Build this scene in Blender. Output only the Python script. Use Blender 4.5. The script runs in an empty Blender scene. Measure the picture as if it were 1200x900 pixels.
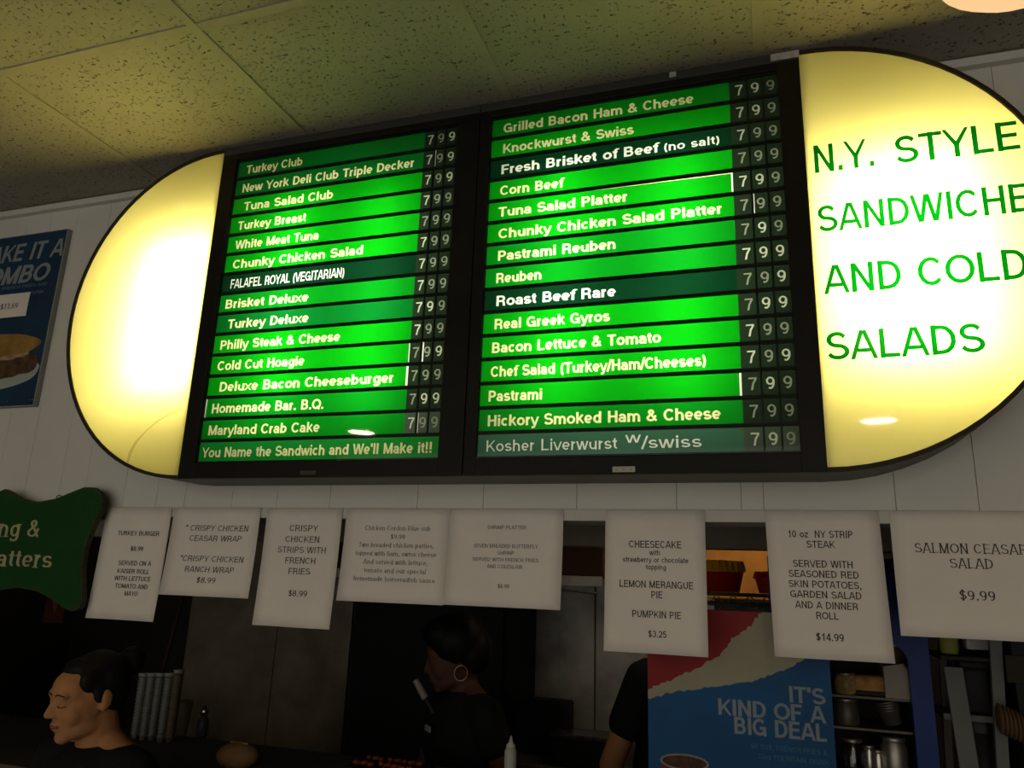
import bpy, bmesh, math, random
from mathutils import Vector, Matrix, geometry

random.seed(7)
sc = bpy.context.scene
C = sc.collection
# ------------------------------------------------------------------ camera
CZ = 1.75                                   # camera height above the floor
FPX = 891.22
RT = Vector((0.94881859, 0.31392378, 0.0345708))
UP = Vector((0.04728009, -0.24941889, 0.96724082))
FW = Vector((-0.31226251, 0.91610156, 0.25149562))
cam = bpy.data.cameras.new('camera')
cam.sensor_width = 36.0
cam.lens = FPX * 36 / 1200
cam.clip_start = 0.05
camo = bpy.data.objects.new('camera', cam)
C.objects.link(camo)
camo.matrix_world = Matrix(((RT.x, UP.x, -FW.x, 0), (RT.y, UP.y, -FW.y, 0), (RT.z, UP.z, -FW.z, CZ), (0, 0, 0, 1)))
sc.camera = camo
# ------------------------------------------------------------------ ambient light of the dining room, exposure
world = bpy.data.worlds.new('world')
sc.world = world
world.use_nodes = True
bg = world.node_tree.nodes['Background']
bg.inputs['Color'].default_value = (1.0, 0.96, 0.86, 1)
bg.inputs['Strength'].default_value = 0.95
sc.view_settings.view_transform = 'Standard'
sc.view_settings.look = 'None'
sc.view_settings.exposure = 0.0
sc.view_settings.gamma = 1.0
sc.view_settings.use_curve_mapping = False
DOWNLIGHT = 95.0        # radiance of the recessed ceiling lamps
TUBE_END, TUBE_MENU = 41.0, 25.0   # radiance of the fluorescent tubes in the sign

# ------------------------------------------------------------------ measured planes (metres, heights from the floor)
YW = 1.7551             # face of the wall over the pass-through
YF = 1.5996             # front of the menu board
XL, XR = -1.4559, 0.1135
ZT, ZB = CZ + 1.1917, CZ + 0.2292
ZC = CZ + 1.1972        # ceiling
ZO = CZ + 0.145         # head of the pass-through
LEDGE = CZ - 0.54

def at(px, py, Y):
    """the point on the upright plane Y that is seen at a pixel of the 1200x900 photograph"""
    v = RT * ((px - 600) / FPX) - UP * ((py - 450) / FPX) + FW
    v = v * (Y / v.y)
    return Vector((v.x, v.y, v.z + CZ))

# ------------------------------------------------------------------ materials
MATS = {}
def new_mat(name):
    m = bpy.data.materials.new(name)
    m.use_nodes = True
    nt = m.node_tree
    return m, nt, nt.nodes, nt.links
def mottle(nt, col, amount, scale, detail=4.0, rough=.6):
    n, l = nt.nodes, nt.links
    tc = n.new('ShaderNodeTexCoord')
    no = n.new('ShaderNodeTexNoise'); no.inputs['Scale'].default_value = scale; no.inputs['Detail'].default_value = detail; no.inputs['Roughness'].default_value = rough
    l.new(tc.outputs['Object'], no.inputs['Vector'])
    r = n.new('ShaderNodeValToRGB')
    r.color_ramp.elements[0].position = .3; r.color_ramp.elements[1].position = .7
    r.color_ramp.elements[0].color = tuple(c * (1 - amount) for c in col) + (1,)
    r.color_ramp.elements[1].color = tuple(min(1, c * (1 + amount)) for c in col) + (1,)
    l.new(no.outputs['Fac'], r.inputs['Fac'])
    return r.outputs['Color'], no, tc
def pm(name, col, rough=.6, metal=0., amount=.08, scale=9., bump=0., spec=.12, coat=0.):
    if name in MATS: return MATS[name]
    m, nt, n, l = new_mat(name)
    b = n['Principled BSDF']
    c, no, tc = mottle(nt, col, amount, scale)
    l.new(c, b.inputs['Base Color'])
    b.inputs['Roughness'].default_value = rough
    b.inputs['Metallic'].default_value = metal
    b.inputs['Specular IOR Level'].default_value = spec
    b.inputs['Coat Weight'].default_value = coat
    if bump:
        bp = n.new('ShaderNodeBump'); bp.inputs['Strength'].default_value = bump; bp.inputs['Distance'].default_value = .004
        l.new(no.outputs['Fac'], bp.inputs['Height']); l.new(bp.outputs['Normal'], b.inputs['Normal'])
    MATS[name] = m
    return m
def film(name, col, gloss=0.0, amount=.04):
    """thin sheet that scatters the light of the lamps behind it; gloss = share of clear reflection on its face"""
    m, nt, n, l = new_mat(name)
    n.remove(n['Principled BSDF'])
    out = n['Material Output']
    c, no, tc = mottle(nt, col, amount, 6)
    t = n.new('ShaderNodeBsdfTranslucent'); l.new(c, t.inputs['Color'])
    d = n.new('ShaderNodeBsdfDiffuse'); l.new(c, d.inputs['Color'])
    mx = n.new('ShaderNodeMixShader'); mx.inputs[0].default_value = .22
    l.new(t.outputs[0], mx.inputs[1]); l.new(d.outputs[0], mx.inputs[2])
    if gloss:
        g = n.new('ShaderNodeBsdfGlossy'); g.inputs['Roughness'].default_value = .03
        m2 = n.new('ShaderNodeMixShader'); m2.inputs[0].default_value = gloss
        l.new(mx.outputs[0], m2.inputs[1]); l.new(g.outputs[0], m2.inputs[2])
        l.new(m2.outputs[0], out.inputs['Surface'])
    else:
        l.new(mx.outputs[0], out.inputs['Surface'])
    MATS[name] = m
    return m
def clear(name, tint, gloss=.04, rough=.02):
    m, nt, n, l = new_mat(name)
    n.remove(n['Principled BSDF'])
    t = n.new('ShaderNodeBsdfTransparent'); t.inputs['Color'].default_value = tuple(tint) + (1,)
    g = n.new('ShaderNodeBsdfGlossy'); g.inputs['Roughness'].default_value = rough
    mx = n.new('ShaderNodeMixShader'); mx.inputs[0].default_value = gloss
    l.new(t.outputs[0], mx.inputs[1]); l.new(g.outputs[0], mx.inputs[2]); l.new(mx.outputs[0], n['Material Output'].inputs['Surface'])
    MATS[name] = m
    return m
def glow(name, col, strength):
    m, nt, n, l = new_mat(name)
    n.remove(n['Principled BSDF'])
    e = n.new('ShaderNodeEmission'); e.inputs['Color'].default_value = tuple(col) + (1,); e.inputs['Strength'].default_value = strength
    l.new(e.outputs[0], n['Material Output'].inputs['Surface'])
    MATS[name] = m
    return m

def ceiling_mat():
    m, nt, n, l = new_mat('ceiling_tile')
    b = n['Principled BSDF']
    c, no, tc = mottle(nt, (.36, .335, .27), .10, 2.2)
    info = n.new('ShaderNodeObjectInfo')
    add = n.new('ShaderNodeVectorMath'); add.operation = 'MULTIPLY_ADD'
    comb = n.new('ShaderNodeCombineXYZ')
    for i in range(3): l.new(info.outputs['Random'], comb.inputs[i])
    l.new(comb.outputs[0], add.inputs[0]); add.inputs[1].default_value = (37, 53, 11); l.new(tc.outputs['Object'], add.inputs[2])
    # pin holes
    v = n.new('ShaderNodeTexNoise'); v.inputs['Scale'].default_value = 120; v.inputs['Detail'].default_value = 1.5
    l.new(add.outputs[0], v.inputs['Vector'])
    r1 = n.new('ShaderNodeValToRGB'); r1.color_ramp.elements[0].position = .30; r1.color_ramp.elements[1].position = .37
    l.new(v.outputs['Fac'], r1.inputs['Fac'])
    # short fissures
    mp = n.new('ShaderNodeMapping'); mp.inputs['Scale'].default_value = (1, 2.6, 1); mp.inputs['Rotation'].default_value = (0, 0, .3)
    l.new(add.outputs[0], mp.inputs['Vector'])
    w = n.new('ShaderNodeTexNoise'); w.inputs['Scale'].default_value = 34; w.inputs['Detail'].default_value = 3; w.inputs['Roughness'].default_value = .65
    l.new(mp.outputs[0], w.inputs['Vector'])
    r2 = n.new('ShaderNodeValToRGB'); r2.color_ramp.elements[0].position = .30; r2.color_ramp.elements[1].position = .36
    l.new(w.outputs['Fac'], r2.inputs['Fac'])
    mul = n.new('ShaderNodeMath'); mul.operation = 'MULTIPLY'
    l.new(r1.outputs['Color'], mul.inputs[0]); l.new(r2.outputs['Color'], mul.inputs[1])
    mix = n.new('ShaderNodeMix'); mix.data_type = 'RGBA'; mix.inputs['A'].default_value = (.11, .095, .07, 1)
    l.new(mul.outputs[0], mix.inputs['Factor']); l.new(c, mix.inputs['B'])
    l.new(mix.outputs['Result'], b.inputs['Base Color']); b.inputs['Roughness'].default_value = .95; b.inputs['Specular IOR Level'].default_value = .1
    bp = n.new('ShaderNodeBump'); bp.inputs['Strength'].default_value = .7; bp.inputs['Distance'].default_value = .003
    l.new(mul.outputs[0], bp.inputs['Height']); l.new(bp.outputs['Normal'], b.inputs['Normal'])
    return m
M_TILE = ceiling_mat()
M_GRID = pm('grid_paint', (.36, .33, .26), .7)
M_WALL = pm('wall_paint', (.66, .64, .58), .55, amount=.05, scale=3, bump=.05)
M_GROOVE = pm('wall_groove', (.50, .48, .45), .8)
M_TRIM = pm('trim_paint', (.58, .55, .49), .5, amount=.06)
M_FRAME = pm('sign_frame', (.012, .010, .007), .42, amount=.2)
M_HOUSING = pm('sign_housing', (.14, .135, .12), .5, amount=.15)
M_RIM = pm('sign_rim', (.035, .026, .015), .5)
M_LINER = pm('sign_liner', (.24, .23, .21), .7, amount=.02)
M_RAIL = pm('sign_rail', (.006, .009, .005), .55)
M_TAPE = pm('old_tape', (.42, .40, .36), .7, amount=.25, scale=60)
M_PANEL = film('lit_acrylic', (.92, .80, .22), gloss=.025, amount=.015)
M_LET = film('letter_film', (.88, .86, .42))
M_LETW = film('letter_film_white', (.86, .88, .74))
GREEN = {'a': film('green_film', (.002, .31, .004)), 'b': film('green_film_aged', (.002, .235, .008)),
         'm': film('green_film_deep', (.002, .15, .015)), 'd': film('green_film_dark', (.002, .030, .009)),
         'k': film('green_film_grey', (.05, .15, .085)), 'p': film('green_film_pale', (.01, .26, .03))}
M_PRICE = film('price_tile_film', (.016, .030, .014))
M_PRICE2 = film('price_tile_film_grey', (.07, .10, .065))
M_DIG = film('digit_film', (.62, .66, .46))
M_DIG2 = film('digit_film_dull', (.30, .33, .23))
M_GLASS = clear('front_glass', (.97, .98, .97), .022)
M_NY = clear('green_vinyl', (.0, .085, .010), .01)
M_INK = pm('printer_ink', (.05, .045, .04), .8)
M_INKG = pm('faded_ink', (.13, .12, .11), .8)
M_PAPER = pm('copy_paper', (.80, .73, .65), .75, amount=.03)
M_STEEL = pm('brushed_steel', (.30, .27, .23), .42, .85, .25, 5)
M_STEELD = pm('dull_steel', (.12, .105, .085), .5, .6, .3, 4)
M_BLACK = pm('black_plastic', (.012, .012, .012), .5)
M_DARK = pm('dark_paint', (.03, .025, .018), .6)
M_SKIN = pm('skin', (.40, .185, .078), .55, amount=.06, scale=14)
M_SKIND = pm('skin_deep', (.09, .042, .025), .55, amount=.06, scale=14)
M_HAIR = pm('dark_hair', (.005, .004, .0035), .6, amount=.5, scale=40, bump=.3, spec=.2)
M_SHIRT = pm('black_cotton', (.010, .010, .010), .9, bump=.1, scale=30)
M_PANTS = pm('dark_trousers', (.02, .02, .024), .9)

# ------------------------------------------------------------------ objects and meshes
def tag(o, label=None, cat=None, group=None, kind=None):
    if label: o['label'] = label
    if cat: o['category'] = cat
    if group: o['group'] = group
    if kind: o['kind'] = kind
    return o
def link(name, me, parent=None, mat=None):
    o = bpy.data.objects.new(name, me)
    C.objects.link(o)
    if mat is not None and me is not None and not me.materials: me.materials.append(mat)
    if parent is not None:
        o.parent = parent
        o.matrix_parent_inverse = Matrix.Translation(-Vector(parent.location)) if parent.rotation_euler[2] == 0 else parent.matrix_basis.inverted()
    return o
def empty(name, loc, label, cat, group=None, kind=None):
    o = bpy.data.objects.new(name, None)
    o.empty_display_size = .05
    C.objects.link(o); o.location = loc
    return tag(o, label, cat, group, kind)
def mesh_of(bm, name='mesh', smooth=False):
    me = bpy.data.meshes.new(name)
    bm.normal_update()
    bm.to_mesh(me); bm.free()
    if smooth:
        for p in me.polygons: p.use_smooth = True
    return me
def obj(name, bm, mat, parent=None, smooth=False):
    return link(name, mesh_of(bm, name, smooth), parent, mat)
def bx(bm, x0, x1, y0, y1, z0, z1, bev=0.):
    m = Matrix.Translation(((x0 + x1) / 2, (y0 + y1) / 2, (z0 + z1) / 2)) @ Matrix.Diagonal((abs(x1 - x0), abs(y1 - y0), abs(z1 - z0), 1))
    r = bmesh.ops.create_cube(bm, size=1, matrix=m)
    if bev:
        es = list({e for v in r['verts'] for e in v.link_edges})
        bmesh.ops.bevel(bm, geom=es, offset=bev, segments=2, affect='EDGES', profile=.6)
    return bm
def box(name, x0, x1, y0, y1, z0, z1, mat, parent=None, bev=0.):
    return obj(name, bx(bmesh.new(), x0, x1, y0, y1, z0, z1, bev), mat, parent)
def pbox(name, px0, py0, px1, py1, Y, depth, mat, parent=None, bev=.003):
    """box whose front face fills a measured rectangle of the photograph at its own distance Y"""
    ym, xm = (py0 + py1) / 2, (px0 + px1) / 2
    return box(name, at(px0, ym, Y).x, at(px1, ym, Y).x, Y, Y + depth, at(xm, py1, Y).z, at(xm, py0, Y).z, mat, parent, bev)
def cyl(bm, p0, p1, r0, r1=None, seg=16, caps=True):
    p0, p1 = Vector(p0), Vector(p1); r1 = r0 if r1 is None else r1
    d = (p1 - p0).normalized(); a = d.orthogonal().normalized(); b = d.cross(a)
    A = [bm.verts.new(p0 + (a * math.cos(t) + b * math.sin(t)) * r0) for t in [2 * math.pi * i / seg for i in range(seg)]]
    B = [bm.verts.new(p1 + (a * math.cos(t) + b * math.sin(t)) * r1) for t in [2 * math.pi * i / seg for i in range(seg)]]
    for i in range(seg): bm.faces.new((A[i], A[(i + 1) % seg], B[(i + 1) % seg], B[i]))
    if caps: bm.faces.new(A[::-1]); bm.faces.new(B)
    return bm
def lathe(bm, c, prof, seg=24):
    """prof: (radius, height) from the bottom up around a vertical axis through c"""
    c = Vector(c); rings = []
    for r, h in prof:
        rings.append([bm.verts.new(c + Vector((math.cos(2 * math.pi * i / seg) * r, math.sin(2 * math.pi * i / seg) * r, h))) for i in range(seg)])
    for A, B in zip(rings, rings[1:]):
        for i in range(seg): bm.faces.new((A[i], A[(i + 1) % seg], B[(i + 1) % seg], B[i]))
    if prof[0][0] > 1e-5: bm.faces.new(rings[0][::-1])
    if prof[-1][0] > 1e-5: bm.faces.new(rings[-1])
    return bm
def prism(bm, pts, y0, y1):
    """outline of (x, z) points, counter-clockwise as seen by the viewer, from y0 (front) to y1"""
    A = [bm.verts.new((x, y0, z)) for x, z in pts]; B = [bm.verts.new((x, y1, z)) for x, z in pts]
    n = len(pts)
    for i in range(n): bm.faces.new((A[i], B[i], B[(i + 1) % n], A[(i + 1) % n]))
    bm.faces.new(A); bm.faces.new(B[::-1])
    bmesh.ops.recalc_face_normals(bm, faces=bm.faces)
    return bm

# ------------------------------------------------------------------ lettering: a sans skeleton drawn with a pen of any weight
def _P(*a): return a
HC = .085
ST = lambda x, y0=HC, y1=.915: ('L', (x, y0), (x, y1))
def _arch(x0, x1): return ('r', (x0, .36), ((x0 + x1) / 2, .405, (x1 - x0) / 2, .24, 180, 0), (x1, HC))
G = {
 'A': (.98, [('l', (.075, -.06), (.455, 1.0)), ('l', (.905, -.06), (.525, 1.0)), ('l', (.26, .30), (.72, .30))]),
 'B': (.97, [ST(.18), ('l', (.18, .915), (.52, .915), (.52, .715, .2, .2, 90, -90), (.18, .515)), ('l', (.18, .515), (.54, .515), (.54, .30, .235, .215, 90, -90), (.18, .085))]),
 'C': (.99, [('l', (.51, .5, .39, .415, 40, 320))]),
 'D': (.99, [ST(.18), ('l', (.18, .915), (.45, .915), (.45, .5, .39, .415, 90, -90), (.18, .085))]),
 'E': (.89, [ST(.18), ('L', (.18, .915), (.73, .915)), ('L', (.18, .515), (.69, .515)), ('L', (.18, .085), (.75, .085))]),
 'F': (.83, [ST(.18), ('L', (.18, .915), (.70, .915)), ('L', (.18, .49), (.62, .49))]),
 'G': (1.06, [('l', (.52, .5, .40, .415, 42, 320)), ('l', (.53, .45), (.88, .45), (.88, .0))]),
 'H': (1.0, [ST(.18), ST(.82), ('l', (.18, .515), (.82, .515))]),
 'I': (.40, [ST(.20)]),
 'J': (.78, [('r', (.60, .915), (.60, .32), (.36, .32, .24, .235, 0, -170))]),
 'K': (.98, [ST(.18), ('l', (.18, .30), (.86, 1.02)), ('l', (.42, .56), (.90, -.03))]),
 'L': (.83, [ST(.18), ('L', (.18, .085), (.70, .085))]),
 'M': (1.19, [ST(.18), ST(1.01), ('l', (.20, .98), (.595, .03)), ('l', (.99, .98), (.595, .03))]),
 'N': (1.0, [ST(.18), ST(.82), ('l', (.20, .98), (.80, .02))]),
 'O': (1.07, [('l', (.535, .5, .43, .415, 0, 360))]),
 'P': (.92, [ST(.18), ('l', (.18, .915), (.50, .915), (.50, .68, .245, .235, 90, -90), (.18, .445))]),
 'Q': (1.07, [('l', (.535, .5, .43, .415, 0, 360)), ('l', (.58, .27), (.94, -.02))]),
 'R': (.99, [ST(.18), ('l', (.18, .915), (.54, .915), (.54, .69, .235, .225, 90, -90), (.18, .465)), ('l', (.5, .47), (.66, .44), (.76, .32), (.80, -.03))]),
 'S': (.92, [('l', (.455, .708, .30, .207, 22, 270), (.465, .293, .34, .208, 90, -162))]),
 'T': (.86, [ST(.43), ('L', (.10, .915), (.76, .915))]),
 'U': (1.0, [('r', (.17, .915), (.17, .40), (.50, .40, .33, .315, 180, 360), (.83, .915))]),
 'V': (.93, [('l', (.07, 1.05), (.43, .0)), ('l', (.86, 1.05), (.50, .0))]),
 'W': (1.32, [('l', (.08, 1.05), (.35, .0)), ('l', (.39, .0), (.64, 1.0)), ('l', (.68, 1.0), (.93, .0)), ('l', (.97, .0), (1.24, 1.05))]),
 'X': (.93, [('l', (.06, 1.04), (.87, -.04)), ('l', (.87, 1.04), (.06, -.04))]),
 'Y': (.93, [('l', (.06, 1.05), (.465, .42)), ('l', (.87, 1.05), (.465, .42)), ('r', (.465, .45), (.465, .085))]),
 'Z': (.86, [('L', (.13, .915), (.70, .915)), ('l', (.72, .92), (.12, .08)), ('L', (.13, .085), (.73, .085))]),
 'a': (.78, [('r', (.36, .455, .235, .19, 163, 0), (.595, .085)), ('l', (.345, .235, .22, .15, 0, 360))]),
 'b': (.86, [ST(.17), ('l', (.43, .365, .26, .28, 0, 360))]),
 'c': (.77, [('l', (.40, .365, .265, .28, 45, 315))]),
 'd': (.86, [ST(.69), ('l', (.43, .365, .26, .28, 0, 360))]),
 'e': (.79, [('l', (.15, .345), (.65, .345)), ('l', (.395, .365, .26, .28, 0, 312))]),
 'f': (.46, [('r', (.41, .915), (.46, .72, .20, .195, 95, 180), (.26, .085)), ('l', (.03, .655), (.46, .655))]),
 'g': (.86, [('l', (.43, .365, .26, .28, 0, 360)), ('l', (.69, .70), (.69, .02), (.42, .0, .27, .19, 0, -155))]),
 'h': (.85, [ST(.17), _arch(.17, .67)]),
 'i': (.38, [ST(.19, HC, .645), ('l', (.19, .83), (.19, 1.0))]),
 'j': (.38, [('l', (.19, .73), (.19, .0), (.05, .0, .14, .19, 0, -90)), ('l', (.19, .83), (.19, 1.0))]),
 'k': (.80, [ST(.17), ('l', (.17, .25), (.66, .76)), ('l', (.36, .45), (.72, -.03))]),
 'l': (.38, [ST(.19)]),
 'm': (1.26, [ST(.17, HC, .645), _arch(.17, .63), _arch(.63, 1.09)]),
 'n': (.85, [ST(.17, HC, .645), _arch(.17, .67)]),
 'o': (.86, [('l', (.43, .365, .29, .28, 0, 360))]),
 'p': (.86, [ST(.17, -.2, .645), ('l', (.43, .365, .26, .28, 0, 360))]),
 'q': (.86, [ST(.69, -.2, .645), ('l', (.43, .365, .26, .28, 0, 360))]),
 'r': (.54, [ST(.17, HC, .645), ('l', (.17, .36), (.42, .38, .25, .265, 180, 85))]),
 's': (.74, [('l', (.365, .497, .225, .148, 22, 270), (.37, .219, .25, .134, 90, -162))]),
 't': (.47, [('l', (.23, .90), (.23, .28), (.41, .275, .18, .19, 180, 275)), ('l', (.02, .655), (.43, .655))]),
 'u': (.85, [ST(.68, HC, .645), ('r', (.18, .645), (.18, .33), (.43, .33, .25, .245, 180, 360))]),
 'v': (.77, [('l', (.06, .78), (.355, .0)), ('l', (.71, .78), (.415, .0))]),
 'w': (1.08, [('l', (.07, .78), (.29, .0)), ('l', (.33, .0), (.53, .73)), ('l', (.55, .73), (.75, .0)), ('l', (.79, .0), (1.01, .78))]),
 'x': (.77, [('l', (.06, .77), (.71, -.04)), ('l', (.71, .77), (.06, -.04))]),
 'y': (.77, [('l', (.06, .78), (.385, .02)), ('l', (.71, .78), (.40, -.03), (.33, -.16), (.24, -.195), (.10, -.195))]),
 'z': (.69, [('L', (.12, .645), (.56, .645)), ('l', (.57, .65), (.11, .08)), ('L', (.12, .085), (.57, .085))]),
 '0': (.77, [('l', (.385, .5, .265, .415, 0, 360))]),
 '1': (.77, [('r', (.45, 1.0), (.45, .085)), ('l', (.45, .78), (.16, .70))]),
 '2': (.77, [('l', (.385, .665, .255, .25, 165, -30), (.15, .09)), ('L', (.15, .085), (.65, .085))]),
 '3': (.77, [('l', (.375, .71, .235, .205, 160, -90)), ('l', (.38, .295, .265, .21, 90, -160))]),
 '4': (.77, [('l', (.52, 0), (.52, 1)), ('l', (.52, .98), (.07, .29)), ('L', (.12, .27), (.66, .27))]),
 '5': (.77, [('l', (.64, .915), (.22, .915), (.17, .5)), ('l', (.385, .34, .265, .255, 140, -155))]),
 '6': (.77, [('l', (.39, .34, .255, .255, 0, 360)), ('l', (.135, .36), (.39, .46, .255, .455, 180, 60))]),
 '7': (.77, [('L', (.14, .915), (.62, .915)), ('l', (.66, .9), (.42, .5), (.31, -.02))]),
 '8': (.77, [('l', (.385, .71, .215, .205, 0, 360)), ('l', (.385, .295, .26, .21, 0, 360))]),
 '9': (.77, [('l', (.38, .66, .255, .255, 0, 360)), ('l', (.635, .64), (.38, .54, .255, .455, 0, -120))]),
 '$': (.77, [('l', (.38, .70, .24, .185, 22, 270), (.385, .32, .27, .195, 90, -162)), ('l', (.385, -.04), (.385, 1.04))]),
 '&': (1.0, [('l', (.88, .02), (.34, .66), (.42, .76, .165, .155, 205, -60), (.27, .47), (.40, .27, .29, .185, 140, 335), (.82, .50))]),
 '.': (.38, [('l', (.19, .0), (.19, .19))]),
 ',': (.38, [('l', (.21, .19), (.19, .0), (.12, -.14))]),
 '!': (.45, [('l', (.225, .30), (.225, 1)), ('l', (.225, 0), (.225, .19))]),
 "'": (.32, [('l', (.16, .68), (.16, 1.0))]),
 '"': (.55, [('l', (.17, .68), (.17, 1.0)), ('l', (.38, .68), (.38, 1.0))]),
 '(': (.46, [('l', (.56, .40, .38, .64, 125, 235))]),
 ')': (.46, [('l', (-.10, .40, .38, .64, 55, -55))]),
 '/': (.42, [('l', (.02, -.06), (.40, 1.06))]),
 '-': (.46, [('l', (.08, .38), (.38, .38))]),
 '?': (.8, [('l', (.38, .71, .22, .205, 160, -60), (.38, .45), (.38, .28)), ('l', (.38, 0), (.38, .19))]),
}
DESC = set('gjpqy,(/)$Q')
def stroke_quads(st, w, serif):
    """quads of one pen stroke; L = both ends squared off half a pen beyond, r = last end, l = none"""
    kind, pts = st[0], []
    for p in st[1:]:
        if len(p) == 2: pts.append(Vector(p))
        else:
            cx, cy, rx, ry, a, b = p
            n = max(4, int(abs(b - a) / 24))
            for i in range(n + 1):
                t = math.radians(a + (b - a) * i / n)
                pts.append(Vector((cx + rx * math.cos(t), cy + ry * math.sin(t))))
    q = [pts[0]]
    for p in pts[1:]:
        if (p - q[-1]).length > 1e-3: q.append(p)
    closed = (q[0] - q[-1]).length < .02 and len(q) > 6
    h = HC
    if kind == 'L': q[0] = q[0] + (q[0] - q[1]).normalized() * h
    if kind in 'Lr' : q[-1] = q[-1] + (q[-1] - q[-2]).normalized() * h
    n = len(q); res = []; A = []; B = []
    for i in range(n):
        d0 = (q[i] - q[i - 1]) if i else (q[-1] - q[-2] if closed else q[1] - q[0])
        d1 = (q[i + 1] - q[i]) if i < n - 1 else (q[1] - q[0] if closed else q[-1] - q[-2])
        d0 = d0.normalized(); d1 = d1.normalized(); t = (d0 + d1)
        t = t.normalized() if t.length > 1e-4 else d1
        nn = Vector((-t.y, t.x)); cs = max(.45, nn.dot(Vector((-d0.y, d0.x))))
        hw = w / 2 * ((.38 + .62 * abs(t.y)) if serif else (1 - .27 * abs(t.x)))
        A.append(q[i] + nn * (hw / cs)); B.append(q[i] - nn * (hw / cs))
    for i in range(n - 1): res.append((A[i], B[i], B[i + 1], A[i + 1]))
    if serif and not closed:
        for e, f in ((q[0], q[1]), (q[-1], q[-2])):
            d = e - f
            if abs(d.y) > 1.2 * abs(d.x) and (abs(e.y) < .1 or abs(e.y - .73) < .1 or e.y > .9) and d.length > .2:
                yy = 0 if abs(e.y) < .1 else (1.0 if e.y > .9 else .73)
                s = .05 if yy == 0 else -.05
                ww = w / 2 + .10
                res.append((Vector((e.x - ww, yy)), Vector((e.x + ww, yy)), Vector((e.x + ww, yy + s)), Vector((e.x - ww, yy + s))))
    return res
def text_quads(s, w=.17, serif=False, slant=0., track=0.):
    """quads in cap-height units and the total width"""
    x = 0.; out = []
    for ch in s:
        if ch == ' ': x += .50 + track; continue
        adv, sts = G[ch]
        lo = -.285 if ch in DESC else 0.; hi = 1.06 if ch in '$()/' else (1.0 if (ch.isupper() or ch.isdigit() or ch in "bdfhiklt!'\"&j?") else (.92 if ch == 't' else .73))
        for st in sts:
            for qd in stroke_quads(st, w, serif):
                out.append([(x + p.x + slant * min(max(p.y, lo), hi), min(max(p.y, lo), hi)) for p in qd])
        x += adv * (1.04 if serif else 1) + track
    return out, x
def cut_sheet(quads, rect=None):
    """one flat sheet cut along the letters: returns (sheet_tris, letter_tris) as vertex lists and index triples"""
    vs, fs = [], []
    if rect:
        x0, x1, z0, z1 = rect
        vs += [Vector((x0, z0)), Vector((x1, z0)), Vector((x1, z1)), Vector((x0, z1))]; fs.append([0, 1, 2, 3])
    for q in quads:
        a = sum((q[i][0] * q[(i + 1) % 4][1] - q[(i + 1) % 4][0] * q[i][1]) for i in range(4))
        if abs(a) < 1e-10: continue
        pts = q if a > 0 else q[::-1]
        b = len(vs); vs += [Vector(p) for p in pts]; fs.append([b, b + 1, b + 2, b + 3])
    ov, oe, of, ove, oee, off = geometry.delaunay_2d_cdt(vs, [], fs, 1 if rect else 0, 1e-7)
    lo = 1 if rect else 0
    boxes = []
    for f in fs[lo:]:
        p = [vs[i] for i in f]; boxes.append((min(q.x for q in p), max(q.x for q in p), min(q.y for q in p), max(q.y for q in p), p))
    boxes.sort(key=lambda t: t[0])
    def inside(c):
        for x0, x1, z0, z1, p in boxes:
            if x0 > c.x: break
            if c.x > x1 or c.y < z0 or c.y > z1: continue
            if geometry.intersect_point_tri_2d(c, p[0], p[1], p[2]) or geometry.intersect_point_tri_2d(c, p[0], p[2], p[3]): return True
        return False
    sheet, let = [], []
    for f in of:
        c = (ov[f[0]] + ov[f[1]] + ov[f[2]]) / 3 if len(f) == 3 else sum((ov[i] for i in f), Vector((0, 0))) / len(f)
        (let if inside(c) else sheet).append(f)
    return ov, sheet, let
def flat_mesh(ov, faces, Y, name):
    used = sorted({i for f in faces for i in f}); ix = {u: k for k, u in enumerate(used)}
    me = bpy.data.meshes.new(name)
    me.from_pydata([(ov[u][0], Y, ov[u][1]) for u in used], [], [[ix[i] for i in f] for f in faces])
    me.update()
    return me
def place(s, x0, x1, zb, cap, w, slant=0., serif=False, track=0.):
    qs, W = text_quads(s, w, serif, slant, track)
    k = (x1 - x0) / W
    return [[(x0 + u * k, zb + v * cap) for u, v in q] for q in qs]

def write(lines, Y, parent, mat):
    """one flat printed line per object: (text, x0, x1, z_base, cap, weight, serif, slant)"""
    for t_, x0, x1, zb, cap, w, serif, slant in lines:
        ov, sh, let = cut_sheet(place(t_, x0, x1, zb, cap, w, slant, serif))
        link('lettering', flat_mesh(ov, let, Y, 'lettering'), parent, mat)

# ================================================================== THE SETTING
# floor
fl = box('floor', -4.2, 2.6, -3.6, 4.6, -.05, 0, pm('floor_tile', (.22, .19, .16), .5, amount=.2, scale=2))
tag(fl, 'plain dark floor of the sandwich shop and kitchen', 'floor', kind='structure')
# wall over the pass-through: backing, planks, trims
OX0, OX1 = -3.6, 1.7
bm = bmesh.new()
bx(bm, -4.2, 2.6, YW + .006, YW + .12, ZO, ZC + .02)
bx(bm, -4.2, OX0, YW + .006, YW + .12, 0, ZO); bx(bm, OX1, 2.6, YW + .006, YW + .12, 0, ZO)
bx(bm, OX0, OX1, YW + .006, YW + .12, 0, LEDGE - .042)
wall = tag(obj('wall_front', bm, M_GROOVE), 'off-white grooved plank wall above the kitchen pass-through', 'wall', kind='structure')
edges = [-2.95, -2.83, -2.66, -2.56, -2.40, -2.29, -2.17, -2.03, -1.93, -1.78, -1.66, -1.56, -1.40, -1.255, -1.092, -.839, -.662, -.427, -.196, -.056, -.009, .251, .402, .53, .66, .75, .91, 1.04]
for a, b in zip(edges, edges[1:]):
    box('plank', a + .0004, b - .0004, YW, YW + .008, ZO + .02, ZC, M_WALL, wall, .0012)
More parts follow.
